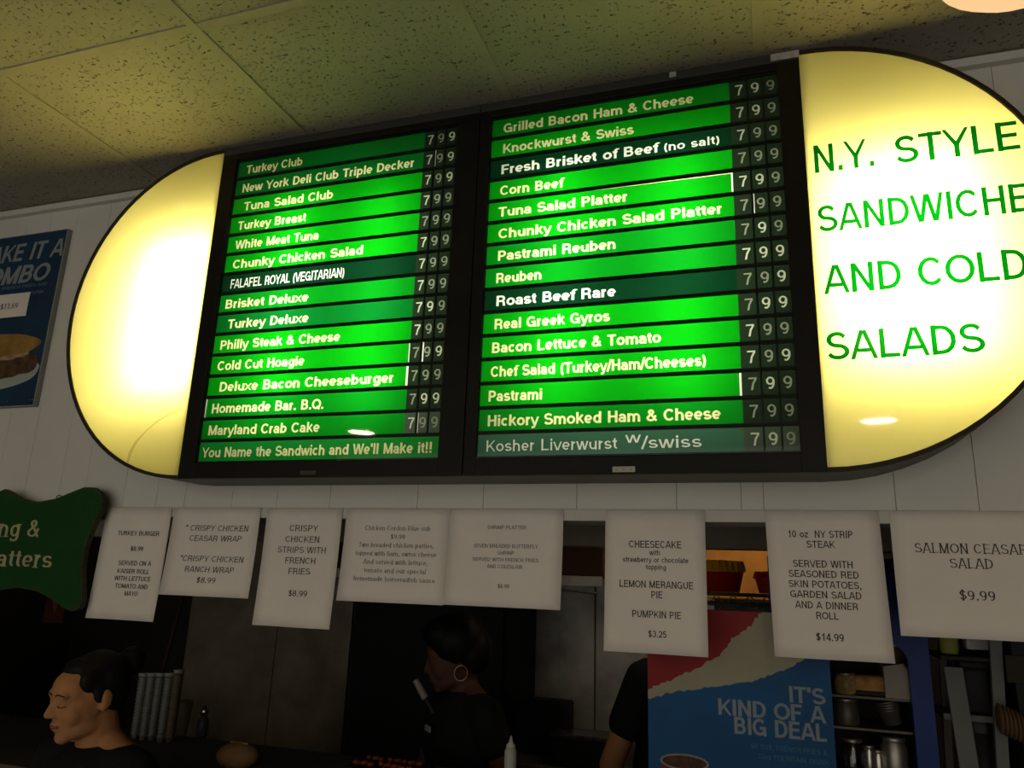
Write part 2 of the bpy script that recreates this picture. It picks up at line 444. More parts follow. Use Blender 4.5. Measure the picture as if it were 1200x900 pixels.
box('plank', -4.2, edges[0], YW, YW + .008, ZO + .02, ZC, M_WALL, wall); box('plank', edges[-1], 2.6, YW, YW + .008, ZO + .02, ZC, M_WALL, wall)
t = box('trim_1', -3.7, 1.8, YW - .010, YW + .125, ZO - .003, ZO + .024, M_TRIM, bev=.003)
tag(t, 'painted header trim along the top of the kitchen opening', 'trim', kind='structure')
t = box('trim_2', -4.2, 2.6, YW - .020, YW, ZC - .022, ZC - .0005, M_WALL, bev=.002)
tag(t, 'thin white wall angle where the wall meets the ceiling', 'trim', kind='structure')
# ceiling: grid bars and lay-in tiles in view, a plain slab behind the camera
GX0, GS, GY0 = -1.802, .6098, 1.162
bm = bmesh.new(); bx(bm, -4.2, 2.6, -3.6, YW + .05, ZC + .03, ZC + .06)
bx(bm, -4.2, 2.6, -3.6, GY0 - 3 * GS, ZC, ZC + .03)
ceil = tag(obj('ceiling', bm, M_GRID), 'suspended ceiling of speckled mineral tiles over the counter', 'ceiling', kind='structure')
bm = bmesh.new(); bx(bm, -GS / 2 + .001, GS / 2 - .001, -GS / 2 + .001, GS / 2 - .001, .004, .018, .002); tile_me = mesh_of(bm, 'tile'); tile_me.materials.append(M_TILE)
d = YW - GY0
bm = bmesh.new(); bx(bm, -GS / 2 + .001, GS / 2 - .001, -d / 2 + .001, d / 2 - .001, .004, .018, .002); tile2_me = mesh_of(bm, 'tile'); tile2_me.materials.append(M_TILE)
for k in range(-3, 7):
    for r in range(4):
        y = (GY0 + YW) / 2 if r == 0 else GY0 - GS * (r - .5)
        o = link('tile', tile2_me if r == 0 else tile_me, None); o.location = (GX0 + (k + .5) * GS, y, ZC); o.parent = ceil
for k in range(-3, 8):
    x = GX0 + k * GS; box('grid_bar', x - .012, x + .012, GY0 - 3 * GS, YW, ZC, ZC + .025, M_GRID, ceil, .001)
for r in range(4):
    y = GY0 - r * GS; box('grid_bar', GX0 - 3 * GS, GX0 + 7 * GS, y - .012, y + .012, ZC + .0008, ZC + .025, M_GRID, ceil, .001)
# kitchen shell
KY = 3.9
def st(name, x0, x1, y0, y1, z0, z1, mat, label, cat='wall'): return tag(box(name, x0, x1, y0, y1, z0, z1, mat), label, cat, kind='structure')
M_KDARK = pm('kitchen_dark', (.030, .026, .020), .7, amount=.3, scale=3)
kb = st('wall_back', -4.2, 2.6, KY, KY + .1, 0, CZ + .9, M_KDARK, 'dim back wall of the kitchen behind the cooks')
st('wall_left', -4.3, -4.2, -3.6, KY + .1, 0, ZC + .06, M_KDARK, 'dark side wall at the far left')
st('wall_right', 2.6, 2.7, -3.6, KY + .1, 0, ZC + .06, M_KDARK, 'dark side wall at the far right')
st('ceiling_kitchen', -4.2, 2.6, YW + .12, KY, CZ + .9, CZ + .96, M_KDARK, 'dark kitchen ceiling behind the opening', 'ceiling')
so = st('trim_3', -4.2, 2.6, 2.6, 2.72, at(760, 641, 2.6).z, CZ + .9, pm('soffit_paint', (.45, .40, .33), .7), 'grey brown soffit beam seen above the hanging papers', 'trim')
# sheet-steel panels fixed to the kitchen's back wall
M_WARMSTEEL = pm('warm_steel', (.26, .21, .15), .45, .3, .5, 2.2)
M_GREYSTEEL = pm('grey_steel', (.36, .34, .30), .42, .3, .6, 2.6)
def panel(px0, px1, mat, z0=.5, z1=CZ + .55):
    x0, x1 = at(px0, 780, KY - .02).x, at(px1, 780, KY - .02).x
    return box('steel_panel', x0 + .003, x1 - .003, KY - .02, KY, z0, z1, mat, kb, .003)
panel(214, 320, M_WARMSTEEL); panel(320, 408, M_WARMSTEEL)
panel(600, 697, M_GREYSTEEL); panel(697, 762, M_GREYSTEEL); panel(762, 840, M_GREYSTEEL)

# ================================================================== THE MENU BOARD
RAD = (ZT - ZB) / 2; ZM = (ZT + ZB) / 2; BLG = .4766
def stadium(inset=0., n=28):
    pts = []
    for i in range(n + 1):
        t = -math.pi / 2 + math.pi * i / n
        pts.append((XR + (BLG - inset) * math.cos(t), ZM + (RAD - inset) * math.sin(t)))
    for i in range(n + 1):
        t = math.pi / 2 + math.pi * i / n
        pts.append((XL + (BLG - inset) * math.cos(t), ZM + (RAD - inset) * math.sin(t)))
    return pts
board = empty('menu_board', ((XL + XR) / 2, YW, ZB), 'long backlit menu board with round glowing yellow ends and green item strips', 'menu board')
def ring_wall(bm, po, pi, y0, y1):
    n = len(po)
    V = [[bm.verts.new((x, y, z)) for x, z in p] for p, y in ((po, y0), (po, y1), (pi, y1), (pi, y0))]
    for i in range(n):
        j = (i + 1) % n
        for a in range(4):
            b = (a + 1) % 4
            bm.faces.new((V[a][i], V[a][j], V[b][j], V[b][i]))
    bmesh.ops.recalc_face_normals(bm, faces=bm.faces)
    return bm
bm = ring_wall(bmesh.new(), stadium(.0005), stadium(.006), YF + .004, YW - .0005)
prism(bm, stadium(.005), YW - .005, YW - .0008)
obj('housing', bm, M_HOUSING, board)
bm = ring_wall(bmesh.new(), stadium(.0065), stadium(.009), YF + .014, YW - .006)
prism(bm, stadium(.008), YW - .010, YW - .006)
MULL = -.658
for x in (XL + .006, MULL, XR - .006): bx(bm, x - .004, x + .004, YF + .020, YW - .010, ZB + .01, ZT - .01)
for x0, x1 in ((XL - .014, XL + .002), (XR - .002, XR + .014)): bx(bm, x0, x1, YF + .013, YF + .016, ZB + .01, ZT - .01)
obj('reflector', bm, M_LINER, board)
# black face frames of the two doors
WIN = [(-1.408, -.721), (-.627, .066)]
WZ0, WZ1 = CZ + .270, CZ + 1.151
def door_frame(x0, x1, w):
    bm = bmesh.new()
    bx(bm, x0, w[0], YF, YF + .020, ZB, ZT, .002); bx(bm, w[1], x1, YF, YF + .020, ZB, ZT, .002)
    bx(bm, w[0] - .001, w[1] + .001, YF, YF + .020, ZB, WZ0, .002); bx(bm, w[0] - .001, w[1] + .001, YF, YF + .020, WZ1, ZT, .002)
    return obj('door_frame', bm, M_FRAME, board)
doors = [door_frame(XL, MULL - .001, WIN[0]), door_frame(MULL + .001, XR, WIN[1])]
for w in WIN:
    bm = bmesh.new(); bx(bm, w[0], w[1], YF + .004, YF + .0045, WZ0, WZ1)
    bmesh.ops.delete(bm, geom=[f for f in bm.faces if abs(f.normal.y) < .5 or f.normal.y > .5], context='FACES')
    obj('glass', bm, M_GLASS, board)
# round end panels
def half_disc(right, inset, n=40):
    pts = []
    for i in range(n + 1):
        t = -math.pi / 2 + math.pi * i / n if right else math.pi / 2 + math.pi * i / n
        pts.append(((XR if right else XL) + (BLG - inset) * math.cos(t), ZM + (RAD - inset) * math.sin(t)))
    return pts
for right in (False, True):
    bm = bmesh.new(); pts = half_disc(right, .006)
    bm.faces.new([bm.verts.new((x, YF + .005, z)) for x, z in pts])
    for f in bm.faces:
        f.normal_update()
        if f.normal.y > 0: f.normal_flip()
    ep = obj('end_panel', bm, M_PANEL, board); ep['label'] = 'glowing yellow half-round acrylic panel' + (' with green lettering' if right else '')
    bm = bmesh.new(); a, b = half_disc(right, 0), half_disc(right, .009)
    V = [[bm.verts.new((x, y, z)) for x, z in p] for p, y in ((a, YF), (a, YF + .012), (b, YF + .012), (b, YF))]
    for i in range(len(a) - 1):
        for q in range(4): bm.faces.new((V[q][i], V[q][i + 1], V[(q + 1) % 4][i + 1], V[(q + 1) % 4][i]))
    bmesh.ops.recalc_face_normals(bm, faces=bm.faces)
    obj('rim', bm, M_RIM, ep)
    if right:
        NY = [('N.Y.', (953, 202), (1028, 193), 32.5), ('STYLE', (1049, 191), (1199, 173.5), 33), ('SANDWICHES', (958, 272), (1242, 243), 32), ('AND COLD', (966, 343.5), (1210, 326), 34), ('SALADS', (968, 421), (1158, 413.5), 34)]
        for s, p0, p1, cap in NY:
            a, b = at(p0[0], p0[1], YF), at(p1[0], p1[1], YF)
            capm = (at(p0[0], p0[1] - cap, YF) - a).z
            ov, sh, let = cut_sheet(place(s, a.x, b.x, (a.z + b.z) / 2, capm, .188))
            link('lettering', flat_mesh(ov, let, YF + .0042, 'lettering'), ep, M_NY)
    else:       # old crack in the acrylic
        pts = [at(x, y, YF) for x, y in ((212, 478), (198, 484), (184, 492), (170, 504), (158, 517), (151, 530), (147, 545))]
        bm = bmesh.new(); pr = None
        for i, p in enumerate(pts):
            wd = .0035 + .002 * math.sin(i * 1.7)
            a, b = bm.verts.new((p.x - wd, YF + .0046, p.z)), bm.verts.new((p.x + wd, YF + .0046, p.z - .002))
            if pr: bm.faces.new((pr[0], pr[1], b, a))
            pr = (a, b)
        obj('crack', bm, clear('crack_stain', (.78, .74, .62), .0), ep)
# strips, rails, prices
PITCH = (WZ1 - WZ0) / 15
LEFT = [("Turkey Club", 289, 355, 'm'), ("New York Deli Club Triple Decker", 284, 486, 'm'), ("Tuna Salad Club", 286, 391, 'a'), ("Turkey Breast", 279, 359, 'a'),  # first row: deeper film stands in for the weaker backlight at the top
        ("White Meat Tuna", 276, 374, 'a'), ("Chunky Chicken Salad", 273, 426, 'a'), ("FALAFEL ROYAL (VEGITARIAN)", 270, 404, 'd'), ("Brisket Deluxe", 264, 362, 'b'),
        ("Turkey Deluxe", 267, 362, 'm'), ("Philly Steak & Cheese", 258, 399, 'a'), ("Cold Cut Hoagie", 255, 357, 'a'), ("Deluxe Bacon Cheeseburger", 257, 462, 'a'),
        ("Homemade Bar. B.Q.", 248, 380, 'b'), ("Maryland Crab Cake", 244, 375, 'b'), ("You Name the Sandwich and We'll Make it!!", 237, 507, 'p')]
RIGHT = [("Grilled Bacon Ham & Cheese", 590, 813, 'b'), ("Knockwurst & Swiss", 589, 743, 'a'), ("Fresh Brisket of Beef (no salt)", 587, 844, 'd'), ("Corn Beef", 586, 660, 'a'),
         ("Tuna Salad Platter", 584, 736, 'a'), ("Chunky Chicken Salad Platter", 584, 847, 'a'), ("Pastrami Reuben", 583, 722, 'b'), ("Reuben", 581, 635, 'b'),
         ("Roast Beef Rare", 581, 722, 'd'), ("Real Greek Gyros", 579, 715, 'a'), ("Bacon Lettuce & Tomato", 576, 775, 'a'), ("Chef Salad (Turkey/Ham/Cheeses)", 575, 828, 'a'),
         ("Pastrami", 572, 636, 'a'), ("Hickory Smoked Ham & Cheese", 571, 845, 'b'), ("Kosher Liverwurst W/swiss", 569, 823, 'k')]
YS = YF + .013
dull = random.Random(3)
SLIT_END = {(1, 4): .0040, (1, 12): .0045, (0, 11): .0055, (0, 10): .0025}      # bare light where an insert sits short of the price column
SLIT_START = {(0, 12): .0040}
SLIT_TILE = {(0, 10, 1): .0035, (0, 13, 1): .0015, (1, 5, 1): .0020, (0, 1, 1): .0012}
def slit(x0, x1, z0, z1):
    me = bpy.data.meshes.new('clear_edge'); me.from_pydata([(x0, YS, z0), (x1, YS, z0), (x1, YS, z1), (x0, YS, z1)], [], [(0, 1, 2, 3)])
    link('clear_edge', me, board, M_LETW)
for side, rows in ((0, LEFT), (1, RIGHT)):
    x0, x1 = WIN[side]; xg = (-.818, -.041)[side]
    dig = ((-.801, -.771, -.740), (-.019, .016, .050))[side]
    tw = ((-.818, -.786, -.7555, -.721), (-.041, -.0015, .033, .066))[side]
    for i, (s, pa, pb, key) in enumerate(rows):
        zt = WZ1 - i * PITCH; zb = zt - PITCH
        full = side == 0 and i == 14
        xe = x1 if full else xg
        zc = (zb + zt) / 2
        py = None
        # the row's pixel height at the two text ends gives its own X range on this plane
        def xat(px):
            y = 300.
            for _ in range(6): y -= (zc - at(px, y, YS).z) * 440
            return at(px, y, YS).x
        ta, tb = xat(pa), xat(pb)
        cap = .0262; zbase = zb + .0155
        w = .238
        if s.startswith('FALAFEL'): quads = place(s, ta, tb, zbase, .027, .20)
        elif s.startswith('Fresh'):
            m_ = ta + (tb - ta) * .735
            quads = place('Fresh Brisket of Beef', ta, m_, zbase, cap, w) + place('(no salt)', m_ + .012, tb, zbase, .022, .19)
        elif s.startswith('Kosher'):
            quads = place('Kosher Liverwurst', ta, ta + (tb - ta) * .63, zbase, cap, .16) + place('W', ta + (tb - ta) * .665, ta + (tb - ta) * .735, zbase + .013, .017, .18) + place('/swiss', ta + (tb - ta) * .738, tb, zbase, cap, .16)
        else: quads = place(s, ta, tb, zbase, cap, w)
        if (side, i) == (1, 4): quads.append([(-.36, zt - .0042), (xe - .004, zt - .0062), (xe - .004, zt), (-.36, zt)])
        if (side, i) in ((1, 12), (0, 11)): quads.append([(xe - .35, zb), (xe - .0055, zb), (xe - .0055, zb + .0056), (xe - .35, zb + .0042)])
        se = SLIT_END.get((side, i), 0); ss = SLIT_START.get((side, i), 0)
        if se: slit(xe - se, xe, zb, zt)
        if ss: slit(x0 - .001, x0 + ss, zb, zt)
        ov, sh, let = cut_sheet(quads, (x0 - .002 if not ss else x0 + ss, xe - se, zb, zt))
        strip = link('menu_strip', flat_mesh(ov, sh, YS, 'menu_strip'), board, GREEN[key])
        link('lettering', flat_mesh(ov, let, YS, 'lettering'), strip, M_LETW if key in 'dk' else M_LET)
        if not full:
            for k, xc in enumerate(dig):
                v = dull.random()
                cw = .0155 if k or True else .014
                q = place('799'[k], xc - cw / 2 - .002, xc + cw / 2 + .002, zbase + .001, .0275, .17)
                st_ = SLIT_TILE.get((side, i, k), 0)
                if st_: slit(tw[k] + .0022, tw[k] + .0022 + st_, zb, zt)
                ov, sh, let = cut_sheet(q, (tw[k] + (st_ + .0022 if st_ else 0), tw[k + 1], zb, zt))
                grey = (side == 1 and i == 14) or (side == 0 and i == 13)
                tl = link('price_tile', flat_mesh(ov, sh, YS, 'price_tile'), board, M_PRICE2 if grey else M_PRICE)
                link('digit', flat_mesh(ov, let, YS, 'digit'), tl, M_DIG if v < .68 - .25 * (k > 0) else M_DIG2)
    for i in range(16):
        z = WZ1 - i * PITCH
        box('rail', x0 - .002, x1 + .002, YS - .005, YS - .0006, z - .0042, z + .0042, M_RAIL, board)
    for k in (1, 2):
        box('divider', tw[k] - .0022, tw[k] + .0022, YS - .004, YS - .0004, WZ0 + (PITCH if side == 0 else 0), WZ1, M_RAIL, board)
# lamps inside the sign
def tubes(xs, z0, z1, mat, y=YF + .112):
    for x in xs:
        bm = cyl(bmesh.new(), (x, y, z0), (x, y, z1), .013, seg=12)
        tb_ = obj('fluorescent_tube', bm, mat, board, True)
        bm = bmesh.new(); cyl(bm, (x, y, z0 - .02), (x, y, z0), .014, seg=12); cyl(bm, (x, y, z1), (x, y, z1 + .02), .014, seg=12)
        obj('end_cap', bm, M_HOUSING, tb_)
T_END = glow('tube_end', (1.0, .95, .80), TUBE_END); T_MENU = glow('tube_menu', (1.0, .98, .86), TUBE_MENU)
tubes((-1.50, -1.565, -1.645), CZ + .48, CZ + .92, T_END, YF + .085)
tubes((.215, .30, .385), CZ + .45, CZ + .90, T_END, YF + .085)
tubes((-1.20, -.93), CZ + .38, CZ + 1.00, T_MENU)
tubes((-.44, -.16), CZ + .38, CZ + 1.00, T_MENU)
# grey cap strip along the top of the two doors
for x0, x1 in ((XL, MULL - .001), (MULL + .001, XR)):
    bm = bmesh.new(); vs = [bm.verts.new(p) for x in (x0, x1) for p in ((x, YF + .0004, ZT - .026), (x, YF - .0008, ZT - .014), (x, YF - .0008, ZT + .0010), (x, YF + .02, ZT + .0010), (x, YF + .02, ZT - .026))]
    for q in ((0, 1, 2, 3, 4), (9, 8, 7, 6, 5), (0, 5, 6, 1), (1, 6, 7, 2), (2, 7, 8, 3), (3, 8, 9, 4), (4, 9, 5, 0)): bm.faces.new([vs[i] for i in q])
    bmesh.ops.recalc_face_normals(bm, faces=bm.faces)
    obj('cap_strip', bm, pm('cap_grey', (.045, .043, .038), .5), board)
# worn tape and a maker's plate
def tape(px0, py0, px1, py1, Y=YF - .0012):
    a, b = at(px0, py1, Y), at(px1, py0, Y)
    return box('tape', a.x, b.x, Y, Y + .001, a.z, min(b.z, ZT - .0005), M_TAPE, board)
a, b = at(903, 68, YF), at(936, 62, YF)
box('tape', a.x, XR + .001, YF - .0022, YF - .0009, ZT - .018, ZT, M_TAPE, board, .0004)
a = at(789, 92, YF); box('tape', a.x - .009, a.x + .007, YF - .0022, YF - .0009, ZT - .015, ZT - .001, M_TAPE, board, .0004)
a = at(731, 550, YF); pl = box('maker_plate', a.x - .024, a.x + .024, YF - .0014, YF - .0001, a.z - .006, a.z + .006, pm('plate', (.50, .47, .40), .4), board, .0004)
write([('- - -', a.x - .019, a.x + .019, a.z - .003, .006, .3, False, 0)], YF - .0018, pl, M_INKG)
a = at(361, 554, YF); box('maker_plate', a.x - .022, a.x + .022, YF - .0014, YF - .0001, a.z - .005, a.z + .005, pm('plate_worn', (.07, .06, .05), .5), board, .0004)

# ================================================================== PAPERS TAPED TO THE HEADER
def paper(x0, x1, zb, lines, label, serif=False, weight=.15, ink=None, slant=0., curl=.012, yoff=0., tilt=0.):
    zt = ZO + .0225
    Y = YW - .0125 - yoff
    cx = (x0 + x1) / 2
    e = empty('paper_notice', (cx, Y, zb), label, 'paper', 'paper notices hanging from the header')
    ph = random.uniform(0, 6)
    def off(x, z):
        t = (zt - z) / (zt - zb)
        return -curl * t * t - .003 * math.sin(ph + (x - x0) / (x1 - x0) * 5) * t
    bm = bmesh.new(); nx, nz = 8, 10; g = []
    for j in range(nz + 1):
        z = zt + (zb - zt) * j / nz
        g.append([bm.verts.new((x0 + (x1 - x0) * i / nx + tilt * (j / nz), Y + off(x0 + (x1 - x0) * i / nx, z), z)) for i in range(nx + 1)])
    for j in range(nz):
        for i in range(nx): bm.faces.new((g[j][i], g[j + 1][i], g[j + 1][i + 1], g[j][i + 1]))
    o = obj('sheet', bm, M_PAPER, e, True)
    for f in o.data.polygons: pass
    s_ = o.modifiers.new('thickness', 'SOLIDIFY'); s_.thickness = .0004; s_.offset = 0
    for ln in lines:
        txt, pa, pb, py, h = ln[:5]; w = ln[5] if len(ln) > 5 else weight
        a, b = at(pa, py + h / 2, Y), at(pb, py + h / 2, Y)
        cap = at((pa + pb) / 2, py - h / 2, Y).z - at((pa + pb) / 2, py + h / 2, Y).z
        zbs = (a.z + b.z) / 2
        ov, sh, let = cut_sheet(place(txt, a.x, b.x, zbs, cap, w, slant, serif))
        me = flat_mesh(ov, let, Y, 'lettering')
        for v in me.vertices: v.co.y = Y + off(v.co.x, v.co.z) - .0008
        link('lettering', me, e, ink or M_INK)
    return e
paper(-1.822, -1.588, CZ - .138, [("TURKEY BURGER", 138, 187, 625, 5.5), ("$8.99", 153, 168, 643, 5.5), ("SERVED ON A", 139, 178, 660, 5.5), ("KAISER ROLL", 138, 176, 669.5, 5.5), ("WITH LETTUCE", 135, 178, 678, 5.5), ("TOMATO AND", 136, 175, 687, 5.5), ("MAYO", 147, 163, 695.5, 5.5)],
      'narrow white paper notice reading turkey burger, beside the green plaque', weight=.2, yoff=.0, tilt=.004)
paper(-1.578, -1.292, CZ - .066, [('" CRISPY CHICKEN', 217, 291, 619, 7), ("CEASAR WRAP", 222, 283, 631, 7), ('"CRISPY CHICKEN', 212, 286, 655, 7), ("RANCH WRAP", 218, 275, 667.5, 7), ("$8.99", 232, 254, 680, 7)],
      'landscape paper notice listing crispy chicken ceasar and ranch wraps', slant=.12, yoff=.0012)
paper(-1.272, -1.043, CZ - .130, [("CRISPY", 339, 373, 619, 7.5), ("CHICKEN", 334, 375, 632, 7.5), ("STRIPS WITH", 325, 383, 644.5, 7.5), ("FRENCH", 334, 371, 657, 7.5), ("FRIES", 338, 365, 669.5, 7.5), ("$8.99", 339, 362, 695.5, 7.5)],
      'portrait paper notice reading crispy chicken strips with french fries')
paper(-1.031, -.744, CZ - .060, [("Chicken Cordon Blue sub", 428, 505, 619, 5.5), ("$9.99", 458, 475, 629, 5.5), ("Two breaded chicken patties,", 421, 509, 639, 5.5), ("topped with ham, swiss cheese", 417, 512, 649, 5.5), ("And served with lettuce,", 427, 502, 659, 5.5), ("tomato and our special", 428, 500, 669, 5.5), ("homemade horseradish sauce", 416, 511, 679, 5.5)],
      'landscape paper notice in serif type for a chicken cordon blue sub', serif=True, weight=.16, ink=M_INKG)
paper(-.743, -.455, CZ - .058, [("SHRIMP PLATTER", 571, 617, 618, 4.5), ("SEVEN BREADED BUTTERFLY", 555, 631, 640, 4.5), ("SHRIMP", 583, 603, 648, 4.5), ("SERVED WITH FRENCH FRIES", 554, 632, 656, 4.5), ("AND COLESLAW", 571, 613, 664, 4.5), ("$8.99", 584, 598, 687, 5)],
      'landscape paper notice in tiny type for the shrimp platter', ink=M_INKG, weight=.17, yoff=.0012)
paper(-.356, -.134, CZ - .139, [("CHEESECAKE", 737, 799, 638, 8.5), ("with", 761, 774, 647.5, 6.5), ("strawberry or chocolate", 730, 807, 656, 6.5), ("topping", 757, 781, 664.5, 6.5), ("LEMON MERANGUE", 726, 813, 685, 8.5), ("PIE", 763, 777, 697, 8.5), ("PUMPKIN PIE", 741, 799, 720, 8.5), ("$3.25", 760, 782, 743, 8)],
      'portrait paper notice for cheesecake, lemon merangue pie and pumpkin pie', weight=.18)
paper(-.008, .215, CZ - .129, [("10 oz  NY STRIP", 923, 1000, 626, 8.5), ("STEAK", 945, 979, 638, 8.5), ("SERVED WITH", 929, 1000, 661, 8.5), ("SEASONED RED", 924, 1007, 673, 8.5), ("SKIN POTATOES,", 924, 1010, 685, 8.5), ("GARDEN SALAD", 926, 1010, 697, 8.5), ("AND A DINNER", 932, 1006, 709.5, 8.5), ("ROLL", 956, 983, 721.5, 8.5), ("$14.99", 956, 989, 746.5, 9)],
      'portrait paper notice for a ten ounce strip steak dinner', weight=.18, tilt=.006)
paper(.235, .530, CZ - .076, [("SALMON CEASAR", 1072, 1205, 643, 12), ("SALAD", 1113, 1165, 660.5, 12), ("$9.99", 1124, 1167, 698, 12)],
      'landscape paper notice in large serif type for salmon ceasar salad', serif=True, weight=.15)

# ================================================================== COMBO POSTER ON THE WALL
pxr, pz1, pz0 = -2.180, CZ + 1.093, CZ + .484
px0_ = pxr - .43
e = empty('combo_poster', ((px0_ + pxr) / 2, YW, pz0), 'dark blue combo meal poster with a sandwich picture on the wall', 'poster')
box('backing_board', px0_, pxr, YW - .018, YW - .0002, pz0, pz1, pm('poster_edge', (.30, .29, .27), .6), e, .001)
box('print', px0_ + .003, pxr - .004, YW - .0186, YW - .0180, pz0 + .003, pz1 - .003, pm('poster_blue', (.018, .046, .085), .45, amount=.25, scale=4), e)
YP = YW - .0190
a1, a2 = at(72, 300, YP), at(55, 326, YP)
M_PTEXT = pm('poster_white', (.26, .28, .28), .6)
W9 = .395
write([('MAKE IT A', a1.x - W9, a1.x, a1.z + .002, .064, .24, False, .2), ('COMBO', a2.x - .345, a2.x, a2.z - .006, .064, .24, False, .2)], YP, e, M_PTEXT)
s1, s2 = at(56, 330, YP), at(53, 338, YP)
write([('WITH CHIPS, FRENCH FRIES AND', s1.x - .34, s1.x, s1.z - .012, .011, .16, False, .1), ('A FOUNTAIN DRINK', s2.x - .26, s2.x, s2.z - .015, .011, .16, False, .1)], YP, e, pm('poster_grey', (.16, .22, .30), .6))
c0, c1 = at(0, 372, YP), at(34, 342, YP)
cx1 = at(33, 356, YP).x
card = box('price_card', cx1 - .20, cx1, YP - .001, YP, at(20, 371, YP).z, at(20, 344, YP).z, M_PAPER, e)
write([('$11.69', at(1, 360, YP).x, at(22, 356, YP).x, at(12, 362, YP).z, .020, .17, True, 0)], YP - .0014, card, M_INK)
write([('- -', at(1, 472, YP).x, at(9, 472, YP).x, at(5, 472, YP).z, .008, .3, False, 0), ('- -', at(34, 468, YP).x, at(39, 468, YP).x, at(36, 470, YP).z, .010, .5, False, 0)], YP, e, pm('poster_grey', (.16, .22, .30)))
# picture of the sandwich, printed: flat shapes on the poster
sc_c = at(6, 418, YP)
def blob(name, cx, cz, rx, rz, mat, y, t0=0, t1=360, wob=.05, seed=1):
    r_ = random.Random(seed); bm = bmesh.new(); vs = []
    n = 36
    for i in range(n):
        t = math.radians(t0 + (t1 - t0) * i / (n if t1 - t0 == 360 else n - 1)); k = 1 + r_.uniform(-wob, wob)
        vs.append(bm.verts.new((cx + rx * k * math.cos(t), y, cz + rz * k * math.sin(t))))
    bm.faces.new(vs)
    for f in bm.faces:
        f.normal_update()
        if f.normal.y > 0: f.normal_flip()
    return obj(name, bm, mat, e)
sx, sz = sc_c.x - .055, sc_c.z - .006
blob('plate_print', sx, sz - .045, .215, .062, pm('print_paper', (.38, .40, .36), .6), YP - .0001, wob=.02)
blob('filling_print', sx + .01, sz - .018, .200, .055, pm('print_meat', (.10, .055, .025), .6, amount=.5, scale=40), YP - .0003, wob=.07, seed=4)
blob('cheese_print', sx - .02, sz + .012, .17, .020, pm('print_cheese', (.34, .26, .14), .6, amount=.4, scale=30), YP - .0005, wob=.12, seed=5)
blob('bun_print', sx + .005, sz + .045, .195, .040, pm('print_bun', (.32, .17, .045), .6, amount=.3, scale=20), YP - .0007, wob=.03, seed=6)

# ================================================================== GREEN PLAQUE
PX = -2.187; YG = YW - .052
half = [(0, .218), (.03, .207), (.07, .190), (.14, .179), (.21, .189), (.275, .211), (.31, .222), (.345, .221), (.372, .208), (.388, .182), (.386, .155), (.372, .128), (.358, .085), (.350, .045), (.354, -.01), (.366, -.06), (.374, -.092), (.368, -.112), (.345, -.122), (.312, -.114), (.27, -.094), (.205, -.073), (.13, -.066), (.07, -.072), (.03, -.088), (0, -.098)]
pts = [(PX + x, CZ + z) for x, z in half] + [(PX - x, CZ + z) for x, z in half[-2:0:-1]]
e = empty('shaped_plaque', (PX, YG, CZ - .12), 'green scalloped wooden plaque with cream serif lettering', 'sign')
M_PLQ = pm('plaque_green', (.012, .062, .014), .5, amount=.12, scale=5)
bm = prism(bmesh.new(), pts[::-1], YG, YG + .016)
obj('board', bm, pm('plaque_edge', (.05, .05, .025), .7, amount=.4, scale=30), e)
cxm = CZ + .05
bm = prism(bmesh.new(), [(PX + (x - PX) * .985, cxm + (z - cxm) * .975) for x, z in pts][::-1], YG - .001, YG + .003)
obj('painted_face', bm, M_PLQ, e)
a1, a2 = at(47, 630, YG), at(60, 666, YG)
write([('Catering &', a1.x - .375, a1.x, a1.z, .052, .19, True, 0), ('Platters', a2.x - .290, a2.x + .004, a2.z, .050, .19, True, 0)], YG - .0016, e, pm('plaque_cream', (.42, .37, .20), .6))
a1 = at(65, 583, YG)
bm = bmesh.new(); bmesh.ops.create_circle(bm, segments=4, radius=.001)
bm.free(); bm = bmesh.new()
for i in range(12):
    t0, t1 = 2 * math.pi * i / 12, 2 * math.pi * (i + 1) / 12
    cyl(bm, (a1.x + .010 * math.cos(t0), YG + .012, a1.z + .008 * math.sin(t0)), (a1.x + .010 * math.cos(t1), YG + .012, a1.z + .008 * math.sin(t1)), .0016, seg=6)
cyl(bm, (a1.x, YG + .012, a1.z - .008), (a1.x, YG + .012, a1.z - .022), .0018, seg=6)
obj('eye_screw', bm, M_STEELD, e)
bm = bmesh.new(); bx(bm, PX - .2, PX + .2, YG + .016, YW - .0005, CZ + .165, CZ + .178); obj('hanging_cleat', bm, M_TRIM, e)

# ================================================================== CEILING LAMPS
M_LAMP = glow('downlight_glow', (1.0, .80, .55), DOWNLIGHT)
for i, (x, y, lab) in enumerate(((.77, -2.61, 'round recessed ceiling light behind the viewer, reflected in the round end panel'), (-3.28, -2.46, 'round recessed ceiling light behind the viewer, reflected low in the green strips'))):
    e = empty('ceiling_light', (x, y, ZC), lab, 'light', 'recessed lights behind the viewer')
    obj('lens', lathe(bmesh.new(), (x, y, ZC), [(.0, -.004), (.06, -.0045), (.115, -.003), (.118, -.0005)], 28), M_LAMP, e)
    obj('trim_ring', lathe(bmesh.new(), (x, y, ZC), [(.118, -.001), (.119, -.008), (.145, -.006), (.150, -.0002)], 28), M_TRIM, e)
